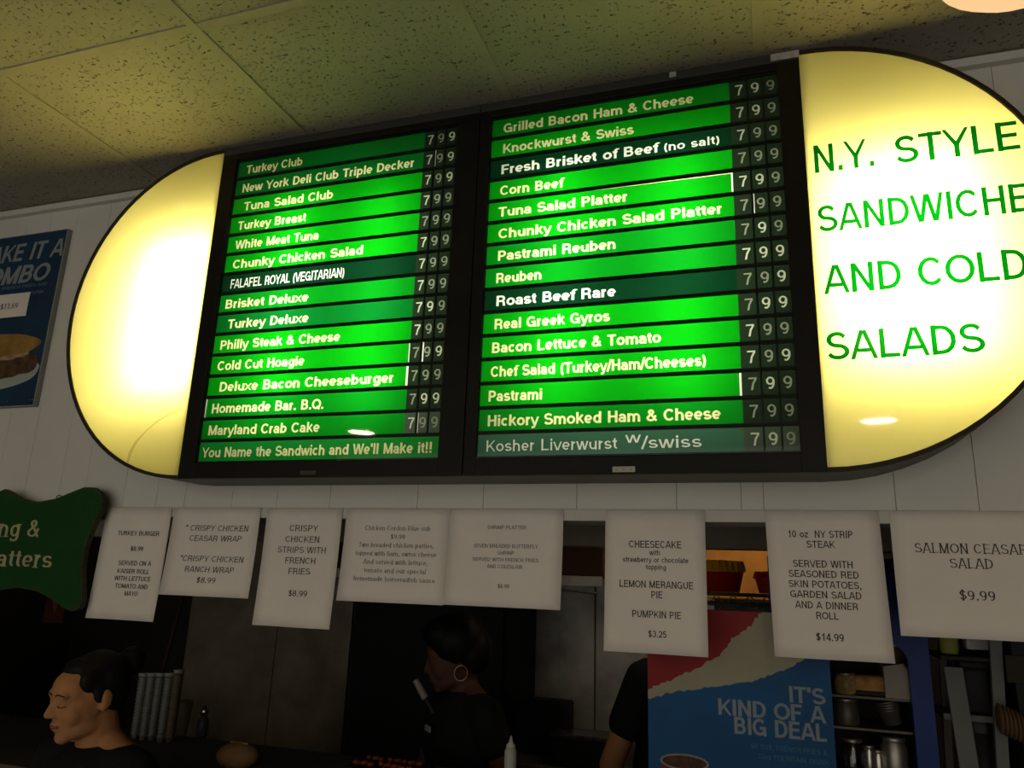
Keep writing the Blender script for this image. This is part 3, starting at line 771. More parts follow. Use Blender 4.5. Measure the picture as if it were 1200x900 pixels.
# pendant whose bowl just enters the upper corner
a = at(1204, -56, .86)
e = empty('pendant_lamp', (a.x, a.y, a.z), 'peach glowing bowl of a pendant lamp at the upper right corner', 'lamp')
bm = lathe(bmesh.new(), (a.x, a.y, a.z), [(.0, -.030), (.04, -.028), (.075, -.018), (.095, .0), (.100, .02), (.085, .05), (.055, .07), (.02, .08), (.0, .082)], 32)
obj('bowl', bm, glow('pendant_glow', (1.0, .62, .30), 1.0), e, True)
bm = cyl(bmesh.new(), (a.x, a.y, a.z + .08), (a.x, a.y, ZC - .02), .006, seg=8); obj('rod', bm, M_STEELD, e)
obj('canopy', lathe(bmesh.new(), (a.x, a.y, ZC), [(.05, -.0005), (.048, -.02), (.02, -.03), (.006, -.032)][::-1], 20), M_STEELD, e)
# ================================================================== KITCHEN THINGS
e = empty('kitchen_fill_light', (.05, 2.92, CZ + .9), 'short unseen fluorescent fill light added above the soffit', 'light')  # unseen lamp added to brighten the orange panel and the steel wall
box('tray', -.35, .45, 2.86, 2.98, CZ + .87, CZ + .8995, M_TRIM, e, .004)
obj('tube', cyl(bmesh.new(), (-.30, 2.92, CZ + .85), (.40, 2.92, CZ + .85), .014, seg=12), glow('kitchen_fill_tube', (1.0, .82, .58), 42.0), e, True)
led = box('pass_ledge', OX0 + .002, OX1 - .002, YW + .004, 2.30, LEDGE - .04, LEDGE, M_STEELD, bev=.004)
tag(led, 'dull steel ledge of the kitchen pass-through under the opening', 'counter')
# --- exhaust hood above the grill
e = empty('exhaust_hood', (-1.15, 3.25, CZ), 'grey steel exhaust hood over the cooking line, seen between papers', 'hood')
hx0, hx1 = at(380, 680, 3.0).x, at(704, 680, 3.0).x
z1, z0 = at(685, 675, 3.0).z, at(685, 687, 3.0).z
box('front_lip', hx0, hx1, 3.0, 3.03, z0, z1, M_GREYSTEEL, e, .002)
box('canopy', hx0, hx1, 3.03, KY - .03, z1, z1 + .34, pm('hood_brown', (.045, .022, .008), .5), e, .004)
a = at(660, 690, 2.98); b = at(702, 696, 2.98)
obj('edge_highlight', cyl(bmesh.new(), (a.x - .3, 2.97, a.z + .02), (b.x, 2.97, b.z), .0045, seg=8), pm('highlight_steel', (.75, .72, .66), .25, 1.), e)  # bright rod standing in for the lit line along the hood edge
# --- orange panel, wire shelf, baskets
ox0, ox1 = hx1 + .012, at(935, 660, 3.2).x
op = box('orange_panel', ox0, ox1, 3.20, 3.23, at(860, 702, 3.2).z, at(860, 636, 3.2).z, pm('orange_paint', (.80, .36, .075), .5, amount=.15), bev=.004)
tag(op, 'bright orange panel behind the wire shelf with baskets', 'panel')
e = empty('wire_shelf', (-.1, 2.45, CZ - .02), 'dark wire shelf carrying red and yellow food baskets', 'shelf')
wx0, wx1 = at(775, 697, 2.4).x, at(990, 697, 2.4).x; wz = at(860, 697, 2.4).z
bm = bmesh.new()
for z in (wz, wz - .028):
    cyl(bm, (wx0, 2.38, z), (wx1, 2.38, z), .0045, seg=8); cyl(bm, (wx0, 2.64, z), (wx1, 2.64, z), .0045, seg=8)
obj('edge_rail', bm, M_STEELD, e)
n = 34
for i in range(n):
    x = wx0 + (wx1 - wx0) * i / (n - 1)
    obj('cross_wire', cyl(bmesh.new(), (x, 2.38, wz + .004), (x, 2.64, wz + .004), .002, seg=6), M_STEELD, e)
bm = bmesh.new()
for i in range(22):
    xa = wx0 + (wx1 - wx0) * i / 22; xb = wx0 + (wx1 - wx0) * (i + 1) / 22
    cyl(bm, (xa, 2.38, wz if i % 2 else wz - .028), (xb, 2.38, wz - .028 if i % 2 else wz), .002, seg=6)
obj('truss_wire', bm, M_STEELD, e)
for k, px in enumerate((845, 862, 888)):
    x = at(px, 710, 2.38).x
    bm = cyl(bmesh.new(), (x, 2.378, wz - .03), (x + (.02 if k == 2 else -.01), 2.37, wz - .075), .0022, seg=6); obj('hook', bm, M_STEELD, e)
for x in (wx0, wx1):
    for y in (2.38, 2.64): obj('post', cyl(bmesh.new(), (x, y, 0), (x, y, wz + .25), .011, seg=10), M_STEELD, e)
def basket(px0, px1, ybot, ytop, mat, rmat, label, Y=2.50):
    c = at((px0 + px1) / 2, ybot, Y); r = (at(px1, ybot, Y).x - at(px0, ybot, Y).x) / 2; h = at((px0 + px1) / 2, ytop, Y).z - wz - .006
    e = empty('food_basket', (c.x, Y + r * .2, wz + .006), label, 'basket', 'plastic food baskets on the wire shelf')
    o = (c.x, Y + .06, wz + .0065)
    obj('bowl', lathe(bmesh.new(), o, [(r * .82, 0), (r * .97, h * .62), (r, h * .66)], 28), mat, e)
    bm = bmesh.new()
    for k in range(28):
        t = 2 * math.pi * k / 28; u = Vector((math.cos(t), math.sin(t), 0)); p = Vector(o)
        cyl(bm, p + u * r * 1.0 + Vector((0, 0, h * .66)), p + u * r * .93 + Vector((0, 0, h * .98)), .006, .004, seg=6)
    q = obj('ribs', bm, rmat, e); q['kind'] = 'stuff'
    obj('rim', lathe(bmesh.new(), o, [(r * .96, h * .62), (r * 1.02, h * .64), (r * 1.02, h * .70), (r * .90, h * .72), (r * .86, h * .96), (r * .5, h * 1.0), (0, h * 1.0)], 28), rmat, e)
M_RED = pm('red_plastic', (.50, .018, .010), .35); M_YEL = pm('yellow_plastic', (.90, .46, .03), .35); M_RED2 = pm('bright_red_plastic', (.70, .04, .015), .35)
basket(798, 872, 690, 656, M_RED, M_YEL, 'deep red food basket with a ribbed yellow one nested on top')
basket(884, 940, 690, 670, M_RED2, M_RED2, 'bright red food basket mostly behind the strip steak notice')
# --- the big-deal poster standing on the ledge
YB = 1.86
bx0, bx1 = at(759, 800, YB).x, at(974, 800, YB).x; bz1 = at(865, 716, YB).z
e = empty('drink_poster', ((bx0 + bx1) / 2, YB, LEDGE), 'blue red and white promotional poster reading its kind of a big deal', 'poster')
box('sheet', bx0, bx1, YB, YB + .006, LEDGE, bz1, pm('poster_bright_blue', (.004, .066, .185), .4, amount=.3, scale=3), e, .0008)
def ragged(pts0, pts1, n, amp, seed):
    r_ = random.Random(seed); out = []
    for i in range(n + 1):
        t = i / n * (len(pts0) - 1); k = min(int(t), len(pts0) - 2); f = t - k
        x = pts0[k][0] * (1 - f) + pts0[k + 1][0] * f; y = pts0[k][1] * (1 - f) + pts0[k + 1][1] * f
        out.append((x + r_.uniform(-amp, amp), y + r_.uniform(-amp, amp)))
    return out + pts1
def on_poster(name, pix, mat, y):
    bm = bmesh.new(); vs = []
    for x, py in pix:
        p = at(x, py, y); vs.append(bm.verts.new((min(max(p.x, bx0 + .0005), bx1 - .0005), y, min(p.z, bz1 - .0005))))
    f = bm.faces.new(vs); f.normal_update()
    if f.normal.y > 0: f.normal_flip()
    bmesh.ops.triangulate(bm, faces=bm.faces[:])
    return obj(name, bm, mat, e)
on_poster('white_swash', ragged([(757, 820), (785, 812), (830, 805), (880, 799), (925, 783), (960, 762), (980, 748)], [(980, 700), (757, 700)], 70, 1.3, 2), pm('poster_swash', (.32, .29, .20), .5), YB - .0004)
on_poster('red_swash', ragged([(757, 807), (785, 798), (815, 783), (842, 770), (862, 745), (880, 733), (893, 716), (900, 700)], [(757, 700)], 60, 1.8, 5), pm('poster_red', (.24, .014, .013), .45), YB - .0008)
def pl_(s, x0, y0, x1, y1, cap, w):
    a, b = at(x0, y0, YB), at(x1, y1, YB); return (s, a.x, b.x, (a.z + b.z) / 2, at(x0, y0 - cap, YB).z - a.z, w, False, 0)
write([pl_("IT'S", 924, 823, 968, 826, 19, .24), pl_('KIND OF A', 841, 837, 968, 848, 19, .24), pl_('BIG DEAL', 860, 860, 970, 869, 20, .24)], YB - .001, e, pm('poster_pale', (.22, .26, .28), .6))
write([pl_('W/ SUB, FRENCH FRIES &', 880, 878, 970, 884, 6, .16), pl_('32oz FOUNTAIN DRINK', 888, 889, 972, 897, 6, .16)], YB - .001, e, pm('poster_faint', (.06, .16, .26), .6))
c = at(802, 893, YB)
pr_ = max(.001, at(831, 893, YB).x - c.x)
def disc(name, cx, cz, rx, rz, mat, y, top=True):
    bm = bmesh.new(); f = bm.faces.new([bm.verts.new((cx + rx * math.cos(2 * math.pi * i / 32), y, cz + rz * math.sin(2 * math.pi * i / 32))) for i in range(32)]); f.normal_update()
    if f.normal.y > 0: f.normal_flip()
    return obj(name, bm, mat, e)
bm = bmesh.new(); f = bm.faces.new([bm.verts.new(p) for p in ((c.x - pr_ * .97, YB - .0010, c.z), (c.x - pr_ * .8, YB - .0010, c.z - .13), (c.x + pr_ * .8, YB - .0010, c.z - .13), (c.x + pr_ * .97, YB - .0010, c.z))]); f.normal_update()
if f.normal.y > 0: f.normal_flip()
obj('cup_print', bm, pm('poster_cup', (.20, .02, .02), .5), e)
disc('cup_rim_print', c.x, c.z, pr_, .017, pm('poster_rim', (.24, .22, .19), .5), YB - .0014)
disc('drink_print', c.x, c.z, pr_ * .9, .013, pm('poster_drink', (.06, .025, .015), .5, amount=.6, scale=60), YB - .0018)
box('tape', at(770, 0, YB).x, at(770, 0, YB).x + .001, YB, YB + .001, bz1, bz1 + .001, M_PAPER, e)
# --- blue merchandiser cabinet with things in it
YM = 2.06
mx0, mx1 = at(905, 780, YM).x, at(1090, 780, YM).x; mz1 = at(1040, 655, YM).z
ix0, ix1 = mx0 + .03, at(1067, 800, YM).x; iz1 = at(1040, 752, YM).z
e = empty('merchandiser', ((mx0 + mx1) / 2, YM, LEDGE), 'blue framed merchandiser cabinet with rounded opening beside the poster', 'cabinet')
M_BLUE = pm('cabinet_blue', (.010, .030, .15), .35, amount=.15)
rr = .05
inner = [(ix0, LEDGE + .03), (ix1, LEDGE + .03)] + [(ix1 - rr + rr * math.cos(t), iz1 - rr + rr * math.sin(t)) for t in [math.pi / 2 * k / 6 for k in range(7)]] + [(ix0 + rr + rr * math.cos(t), iz1 - rr + rr * math.sin(t)) for t in [math.pi / 2 + math.pi / 2 * k / 6 for k in range(7)]]
outer = [(mx0, LEDGE + .001), (mx1, LEDGE + .001)] + [(mx1, mz1)] * 7 + [(mx0, mz1)] * 7
def frame_y(y0, y1):
    bm = bmesh.new()
    V = [[bm.verts.new((x, y, z)) for x, z in p] for p, y in ((outer, y0), (outer, y1), (inner, y1), (inner, y0))]
    n = len(inner)
    for i in range(n):
        j = (i + 1) % n
        for q in range(4):
            vs = [V[q][i], V[q][j], V[(q + 1) % 4][j], V[(q + 1) % 4][i]]
            bm.faces.new(vs)
    bmesh.ops.remove_doubles(bm, verts=bm.verts, dist=1e-6)
    bmesh.ops.recalc_face_normals(bm, faces=bm.faces)
    return bm
obj('door_surround', frame_y(YM, YM + .03), M_BLUE, e)
bm = bmesh.new(); bx(bm, mx0, mx0 + .01, YM + .03, YM + .24, LEDGE + .001, mz1); bx(bm, mx1 - .01, mx1, YM + .03, YM + .24, LEDGE + .001, mz1); bx(bm, mx0, mx1, YM + .22, YM + .235, LEDGE + .001, mz1); bx(bm, mx0, mx1, YM + .03, YM + .235, mz1 - .01, mz1)
obj('case', bm, M_DARK, e)
SH = [at(1010, 906, YM + .05).z, at(1010, 852, YM + .05).z, at(1010, 815, YM + .05).z]
for z in SH: box('shelf', mx0 + .01, mx1 - .01, YM + .035, YM + .22, z - .006, z, M_STEELD, e, .001)
M_CLEAR = clear('clear_plastic', (.80, .80, .76), .10, .12)
M_BREAD = pm('bread_crust', (.36, .18, .06), .6, amount=.4, scale=40)
def in_case(px, z, dy): return Vector((at(px, 800, YM + dy).x, YM + dy, z))
# wrapped loaf
p = in_case(1018, SH[2], .075); e = empty('bread_loaf', p, 'brown wrapped bread loaf on the upper shelf of the blue cabinet', 'bread')
bm = bmesh.new(); bx(bm, p.x - .042, p.x + .042, p.y - .03, p.y + .03, p.z + .0005, p.z + .045, .014); obj('loaf', bm, M_BREAD, e, True)
bm = bmesh.new(); bx(bm, p.x - .044, p.x + .044, p.y - .032, p.y + .032, p.z + .0005, p.z + .012, .003); obj('tray', bm, M_BLACK, e)
# carton
p = in_case(1051, SH[2], .06); e = empty('carton', p, 'grey folded carton beside the bread loaf in the blue cabinet', 'box')
bm = bmesh.new(); prism(bm, [(p.x - .03, p.z + .0005), (p.x + .026, p.z + .0005), (p.x + .031, p.z + .05), (p.x + .01, p.z + .078), (p.x - .03, p.z + .07)][::-1], p.y - .028, p.y + .028); obj('body', bm, pm('carton_grey', (.26, .23, .19), .8), e)
bm = bmesh.new(); prism(bm, [(p.x + .031, p.z + .05), (p.x + .034, p.z + .05), (p.x + .012, p.z + .081), (p.x + .009, p.z + .078)][::-1], p.y - .028, p.y + .028); obj('flap', bm, pm('carton_brown', (.20, .13, .06), .8), e)
# round tin behind
p = in_case(1050, SH[2], .16); e = empty('bread_bag', p, 'tan rounded bread bag behind the grey carton', 'bread')
bm = bmesh.new(); bmesh.ops.create_uvsphere(bm, u_segments=16, v_segments=10, radius=1, matrix=Matrix.Translation(p + Vector((0, 0, .056))) @ Matrix.Diagonal((.04, .03, .055, 1))); obj('bag', bm, pm('bag_tan', (.22, .14, .06), .6), e, True)
bm = cyl(bmesh.new(), p + Vector((0, 0, .108)), p + Vector((.01, 0, .122)), .008, .012, 8); obj('twist', bm, M_TAPE, e)
def jar(px, z, dy, r, h, mat, label, name='jar', lid=None, cat='jar', group='jars and cups in the blue cabinet'):
    p = in_case(px, z, dy); e = empty(name, p, label, cat, group)
    obj('body', lathe(bmesh.new(), p, [(r * .9, .0006), (r, h * .1), (r, h * .72), (r * .8, h * .85), (r * .78, h * .9)], 20), mat, e, True)
    obj('lid', lathe(bmesh.new(), p, [(r * .84, h * .88), (r * .86, h * .89), (r * .86, h * .99), (r * .8, h)], 20), lid or M_STEEL, e, True)
jar(991, SH[2], .06, .026, .05, pm('gold_sauce', (.30, .20, .07), .2, amount=.5, scale=50), 'small jar of golden relish beside the bread loaf')
jar(989, SH[1], .06, .030, .062, M_STEELD, 'squat steel canister below the relish jar')
jar(993, SH[0], .05, .026, .075, M_CLEAR, 'clear jar on the lowest cabinet shelf next to the poster')
jar(1012, SH[0], .07, .016, .06, pm('shaker', (.55, .52, .46), .25, .8), 'slim chrome shaker on the lowest cabinet shelf')
jar(1022, SH[0], .05, .015, .055, pm('shaker', (.55, .52, .46)), 'short chrome shaker in front on the lowest cabinet shelf')
jar(1041, SH[0], .06, .030, .085, M_STEEL, 'wide steel canister on the lowest cabinet shelf below the cup stack')
# leaning stack of metal cups
p = in_case(1043, SH[1], .08); top = p + Vector((-.02, .0, .085)); d_ = (top - p).normalized()
for k in range(4):
    q = p + d_ * (.003 + .006 * k)
    e = tag(obj('metal_cup', lathe(bmesh.new(), (0, 0, 0), [(.019, 0), (.025, .032), (.027, .033), (.0265, .035), (.0235, .033), (.018, .002)], 22), M_STEEL, None, True), ['lowest', 'second lowest', 'second highest', 'topmost'][k] + ' metal cup in the leaning stack inside the blue cabinet', 'cup', 'leaning stack of metal cups')
    e.location = q + Vector((0, 0, .004)); e.rotation_euler = (0, -.2, 0)
# --- rack at the far right
YR = 2.10
e = empty('metal_rack', (at(1140, 800, YR).x, YR + .1, LEDGE), 'dark metal rack with a pale upright beside the blue cabinet', 'rack')
def up(px_t, py_t, px_b, Y, w, d, mat, name='upright'):
    t_ = at(px_t, py_t, Y); b_ = at(px_b, 899, Y)
    s_ = (b_.x - t_.x) / (b_.z - t_.z); xb = t_.x + s_ * (LEDGE - t_.z)
    bm = bmesh.new(); prism(bm, [(xb - w, LEDGE + .001), (xb + w, LEDGE + .001), (t_.x + w, t_.z), (t_.x - w, t_.z)], Y, Y + d); return obj(name, bm, mat, e)
up(1112, 640, 1128, YR + .17, .012, .02, M_STEELD); up(1098, 640, 1113, YR + .13, .008, .02, M_STEELD)
up(1117, 782, 1136, YR, .019, .012, pm('pale_steel', (.13, .135, .125), .5))
up(1160, 640, 1176, YR - .02, .012, .015, pm('pale_steel', (.13, .135, .125)))
pbox('shelf', 1106, 838, 1172, 846, YR + .02, .16, pm('pale_steel', (.13, .135, .125)), e)
pbox('shelf', 1102, 770, 1172, 775, YR + .0, .20, M_DARK, e)
pbox('back_panel', 1110, 650, 1172, 905, YR + .22, .01, M_DARK, e)
bm = bmesh.new(); a, b = at(1100, 744, YR - .03), at(1128, 770, YR - .03)
cx_, hw = (a.x + b.x) / 2, (b.x - a.x) / 2
o = tag(obj('paper_cup', lathe(bm, (cx_ + .010, YR + .045, at(1137, 770, YR + .0).z + .002), [(hw * .86, .0), (hw * .9, .004), (hw * 1.04, .075), (hw * 1.08, .078), (hw * .98, .074), (hw * .8, .006)], 24), pm('lime_paper', (.24, .24, .05), .6), None, True), 'yellow green paper cup on the rack under the salmon notice', 'cup')
for nm, r_, Y_, mat, lab in (('white_container', (1133, 747, 1160, 762), YR + .05, pm('white_plastic', (.40, .38, .36), .5), 'small off-white container on the rack behind the pale upright'),
                             ('black_bin', (1131, 776, 1164, 836), YR + .03, M_BLACK, 'black bin standing on the rack shelf')):
    c_ = at((r_[0] + r_[2]) / 2, r_[3], Y_); w_ = (at(r_[2], r_[3], Y_).x - at(r_[0], r_[3], Y_).x) / 2; h_ = at((r_[0] + r_[2]) / 2, r_[1], Y_).z - c_.z
    e2 = empty(nm, (c_.x, Y_ + w_, c_.z), lab, 'container')
    bx(bm := bmesh.new(), c_.x - w_, c_.x + w_, Y_, Y_ + 2 * w_, c_.z, c_.z + h_ * .86, .006); obj('body', bm, mat, e2)
    bx(bm := bmesh.new(), c_.x - w_ * 1.05, c_.x + w_ * 1.05, Y_ - .003, Y_ + 2 * w_ + .003, c_.z + h_ * .86, c_.z + h_, .004); obj('lid', bm, mat, e2)
for k, (r_, lab) in enumerate((((1134, 852, 1148, 900), 'tall steel tin on the ledge behind the pale upright'), ((1149, 849, 1168, 900), 'wide grey tin on the ledge at the foot of the rack'))):
    Y_ = YR + .05; c_ = at((r_[0] + r_[2]) / 2, 899, Y_); w_ = (at(r_[2], 880, Y_).x - at(r_[0], 880, Y_).x) / 2; h_ = at((r_[0] + r_[2]) / 2, r_[1], Y_).z - LEDGE
    e2 = empty('tin_can', (c_.x, Y_ + .05, LEDGE), lab, 'can', 'tins under the rack')
    obj('body', lathe(bmesh.new(), (c_.x, Y_ + .05, LEDGE), [(w_ * .95, .0006), (w_, .006), (w_, h_ * .9)], 20), M_STEELD, e2, True)
    obj('rim', lathe(bmesh.new(), (c_.x, Y_ + .05, LEDGE), [(w_ * 1.04, h_ * .9), (w_ * 1.05, h_ * .95), (w_ * .9, h_), (0, h_)], 20), pm('pale_steel', (.13, .135, .125)), e2, True)
# dark machine at the edge with a brown ribbed hose
mxa = at(1184, 800, YR + .0).x; mxb = mxa + .26
e = empty('drink_machine', (mxa + .13, YR + .05, LEDGE), 'dark drink machine at the right edge with pale trim', 'machine')
box('body', mxa, mxb, YR - .04, YR + .19, LEDGE + .001, at(1185, 655, YR - .05).z, M_BLACK, e, .006)
a = at(1192, 888, YR - .06); box('drip_tray', mxa + .01, mxb - .01, YR - .09, YR - .04, LEDGE + .001, a.z, pm('tray_green', (.22, .24, .14), .5), e, .004)
a, b = at(1178, 768, YR - .05), at(1182, 800, YR - .05); box('badge', a.x, a.x + .05, YR - .044, YR - .0402, b.z, a.z, M_DARK, e, .001)
a = at(1186, 850, YR - .07)
bm = bmesh.new()
for k in range(7):
    bm_c = Vector((a.x - .022 + k * .0078, YR - .072, a.z + .012 - k * .003))
    bmesh.ops.create_uvsphere(bm, u_segments=14, v_segments=8, radius=1, matrix=Matrix.Translation(bm_c) @ Matrix.Diagonal((.006, .03, .032, 1)))
q = obj('ribbed_coupling', bm, pm('hose_brown', (.11, .062, .03), .5), e, True); q['kind'] = 'stuff'
# --- things at the left end of the ledge
def on_ledge(px, py):
    v = RT * ((px - 600) / FPX) - UP * ((py - 450) / FPX) + FW
    k = (LEDGE - CZ) / v.z
    return Vector((v.x * k, v.y * k, LEDGE))
P0 = at(178, 866, 2.17); pxm = 2.47 / FPX
for k, (px, col) in enumerate(((158, 0), (168, 0), (178, 0), (189, 0), (199, 1))):
    Yc = 2.19 - .012 * (k % 2)
    b_ = at(px, 866, Yc); t_ = at(px + 3, 788 if k < 4 else 784, Yc); h_ = t_.z - LEDGE
    e = empty('cup_sleeve', (b_.x, Yc, LEDGE), ['leftmost', 'second', 'third', 'fourth', 'fifth and dullest'][k] + ' upright sleeve of nested clear plastic cups behind the woman', 'cups', 'sleeves of clear cups on the ledge')
    prof = []; n_ = 16
    for i in range(n_):
        z = h_ * .05 + h_ * .9 * i / n_
        prof += [(.0135, z), (.0165, z + h_ * .9 / n_ * .5), (.0168, z + h_ * .9 / n_ * .8)]
    obj('cups', lathe(bmesh.new(), (b_.x, Yc, LEDGE), [(.012, .0006)] + prof, 14), pm('frosted_cup', (.13, .13, .115), .22, 0, .1, spec=.4) if k < 4 else pm('frosted_tan', (.11, .085, .05), .3), e, True)
    obj('top_cup', lathe(bmesh.new(), (b_.x, Yc, LEDGE), [(.0168, h_ * .95), (.018, h_), (.0185, h_ * 1.005), (.016, h_)], 14), pm('cup_rim', (.30, .30, .28), .2, spec=.5), e, True)
p = on_ledge(209, 862)
tag(obj('paper_cup', lathe(bmesh.new(), p, [(.024, .0006), (.025, .004), (.033, .105), (.035, .108), (.032, .104), (.022, .008)], 24), pm('tan_paper', (.27, .21, .14), .7), None, True), 'plain tan paper cup standing right of the clear cup sleeves', 'cup')
p = on_ledge(236, 864)
e = empty('glass_cruet', p, 'small glass cruet with a shiny metal cap on the ledge', 'bottle')
obj('bottle', lathe(bmesh.new(), p, [(.016, .0006), (.018, .01), (.018, .05), (.009, .066), (.009, .072)], 18), pm('dark_glass', (.05, .05, .05), .1), e, True)
obj('cap', lathe(bmesh.new(), p, [(.012, .072), (.013, .082), (.008, .090), (.005, .098), (0, .10)], 18), pm('chrome', (.85, .84, .82), .12, 1.), e, True)
p = on_ledge(277, 899)
e = empty('bread_roll', p, 'tan bread roll at the bottom of the ledge', 'bread')
bm = bmesh.new(); bmesh.ops.create_uvsphere(bm, u_segments=24, v_segments=14, radius=1, matrix=Matrix.Translation(p + Vector((0, 0, .03))) @ Matrix.Diagonal((.062, .05, .036, 1)))
for v in bm.verts: v.co.z = max(v.co.z, p.z + .0006)
obj('crust', bm, pm('roll_crust', (.30, .17, .08), .6, amount=.2, scale=20), e, True)
box('slit', p.x - .03, p.x + .03, p.y - .004, p.y + .004, p.z + .062, p.z + .0668, pm('roll_slit', (.38, .25, .13), .7), e, .002)
a, b = at(217, 690, 2.24), at(192, 782, 2.24); dd = (a - b).normalized()
q0 = b + dd * ((LEDGE + .006 - b.z) / dd.z); q1 = a + dd * .10
e = empty('broom_handle', (q0.x, q0.y, LEDGE), 'thin dark red pole leaning behind the clear cups', 'pole')
obj('shaft', cyl(bmesh.new(), q0, q1, .007, seg=10), pm('dark_red_wood', (.028, .009, .006), .5), e); obj('grip', cyl(bmesh.new(), q1, q1 + dd * .12, .009, seg=10), M_BLACK, e)
a = at(65, 712, 2.1)
e = empty('warning_sign', (a.x, 2.1, a.z - .06), 'small dark red hanging sign with a pale triangle below the green plaque', 'sign')
bm = bmesh.new(); bx(bm, a.x - .048, a.x + .042, 2.1, 2.104, a.z - .05, a.z + .06); obj('plate', bm, pm('sign_dark_red', (.035, .006, .005), .6), e)
bm = bmesh.new(); prism(bm, [(a.x - .02, a.z + .03), (a.x + .02, a.z + .03), (a.x, a.z - .02)], 2.0985, 2.0998); obj('triangle', bm, pm('sign_pale', (.07, .035, .02), .6), e)
obj('cord', cyl(bmesh.new(), (a.x, 2.102, a.z + .06), (a.x, 2.102, CZ + .9), .0015, seg=6), M_BLACK, e)
# --- cooking line behind the ledge
e = empty('tall_cooler', (at(480, 800, 3.4).x, 3.5, 0), 'black upright cooler behind the cook with hoop earring', 'cooler')
cx0, cx1 = at(412, 800, 3.4).x, at(592, 800, 3.4).x
box('body', cx0, cx1, 3.4, KY - .03, .0, CZ - .02, M_BLACK, e, .008); box('door', cx0 + .01, cx1 - .01, 3.37, 3.4, .12, CZ - .05, M_BLACK, e, .006)
obj('handle', cyl(bmesh.new(), (cx1 - .06, 3.35, .9), (cx1 - .06, 3.35, 1.3), .010, seg=10), M_DARK, e)
GZ = 1.0
e = empty('flat_grill', (-.2, 3.5, 0), 'dark flat-top grill and work table behind the cooks', 'grill')
gx0 = at(594, 800, 3.4).x + .01
box('body', gx0, .9, 3.28, KY - .03, .0, GZ, M_DARK, e, .006); box('top', gx0, .92, 3.25, KY - .03, GZ, GZ + .03, M_STEELD, e, .004)
a = at(632, 830, 3.45); w_ = .11
e = empty('toaster', (a.x, 3.45, GZ + .03), 'dark boxy toaster on the grill line behind the cook', 'toaster')
zt_ = a.z + .02
box('body', a.x - w_, a.x + w_, 3.45, 3.65, GZ + .0305, zt_, M_BLACK, e, .015); box('slot', a.x - .08, a.x + .08, 3.51, 3.55, zt_ - .001, zt_ + .002, M_DARK, e)
a = at(683, 875, 3.28)
e = empty('wrapped_pan', (a.x, 3.35, GZ + .03), 'black covered pan wrapped in shiny film on the grill line', 'pan')
zt_ = at(683, 862, 3.28).z
box('pan', a.x - .13, a.x + .13, 3.27, 3.43, GZ + .0305, zt_ - .02, M_BLACK, e, .01); box('wrapped_lid', a.x - .135, a.x + .135, 3.265, 3.435, zt_ - .02, zt_, pm('shiny_film', (.05, .045, .04), .12, .2, .5, 30, .8), e, .006)
a = at(598, 862, 2.12); p = Vector((at(598, 899, 2.12).x, 2.12, LEDGE))
e = empty('squeeze_bottle', p, 'white plastic squeeze bottle with pointed nozzle in front of the cook', 'bottle')
hh = a.z - LEDGE
obj('bottle', lathe(bmesh.new(), p, [(.015, .0006), (.0165, .006), (.0165, hh * .72), (.013, hh * .78), (.009, hh * .80)], 20), pm('squeeze_white', (.42, .42, .36), .5), e, True)
obj('nozzle', lathe(bmesh.new(), p, [(.0125, hh * .78), (.0125, hh * .83), (.006, hh * .88), (.0022, hh), (0, hh)], 20), pm('squeeze_cap', (.50, .50, .44), .5), e, True)
a = at(465, 889, 2.22)
e = empty('food_tray', (a.x, 2.2, LEDGE), 'shallow tray of red sliced food on the ledge in front of the cook', 'tray')
bm = bmesh.new(); bx(bm, a.x - .12, a.x + .10, 2.12, 2.27, LEDGE + .0005, LEDGE + .012, .003); obj('tray', bm, M_BLACK, e)
rg = random.Random(4)
for k in range(16):
    bm = bmesh.new(); bmesh.ops.create_icosphere(bm, subdivisions=1, radius=1, matrix=Matrix.Translation((a.x - .095 + (k % 8) * .024, 2.16 + .06 * (k // 8) + rg.uniform(-.01, .01), LEDGE + .018)) @ Matrix.Rotation(rg.uniform(0, 3), 4, 'Z') @ Matrix.Diagonal((.015, .010, .008, 1)))
    obj('slice', bm, pm('red_food', (.22, .045, .025), .4, amount=.4, scale=60), e, True)

# ================================================================== PEOPLE
def ball(bm, m, nu=14, nv=10):
    top, bot = bm.verts.new(m @ Vector((0, 0, 1))), bm.verts.new(m @ Vector((0, 0, -1))); rings = []
    for j in range(1, nv):
        p = math.pi * j / nv
        rings.append([bm.verts.new(m @ Vector((math.sin(p) * math.cos(2 * math.pi * i / nu), math.sin(p) * math.sin(2 * math.pi * i / nu), math.cos(p)))) for i in range(nu)])
    for i in range(nu):
        k = (i + 1) % nu
        bm.faces.new((top, rings[0][i], rings[0][k])); bm.faces.new((bot, rings[-1][k], rings[-1][i]))
        for A, B in zip(rings, rings[1:]): bm.faces.new((A[i], B[i], B[k], A[k]))
def ell(bm, c, r, M=None, rot=None):
    m = Matrix.Translation(c) @ (rot.to_4x4() if rot else Matrix.Identity(4)) @ Matrix.Diagonal((r[0], r[1], r[2], 1))
    ball(bm, (M @ m) if M else m, 20, 14)
def cap_(bm, p0, p1, r0, r1):
    p0, p1 = Vector(p0), Vector(p1)
    cyl(bm, p0, p1, r0, r1, 16)
    for p, r in ((p0, r0), (p1, r1)): ball(bm, Matrix.Translation(p) @ Matrix.Scale(r, 4))
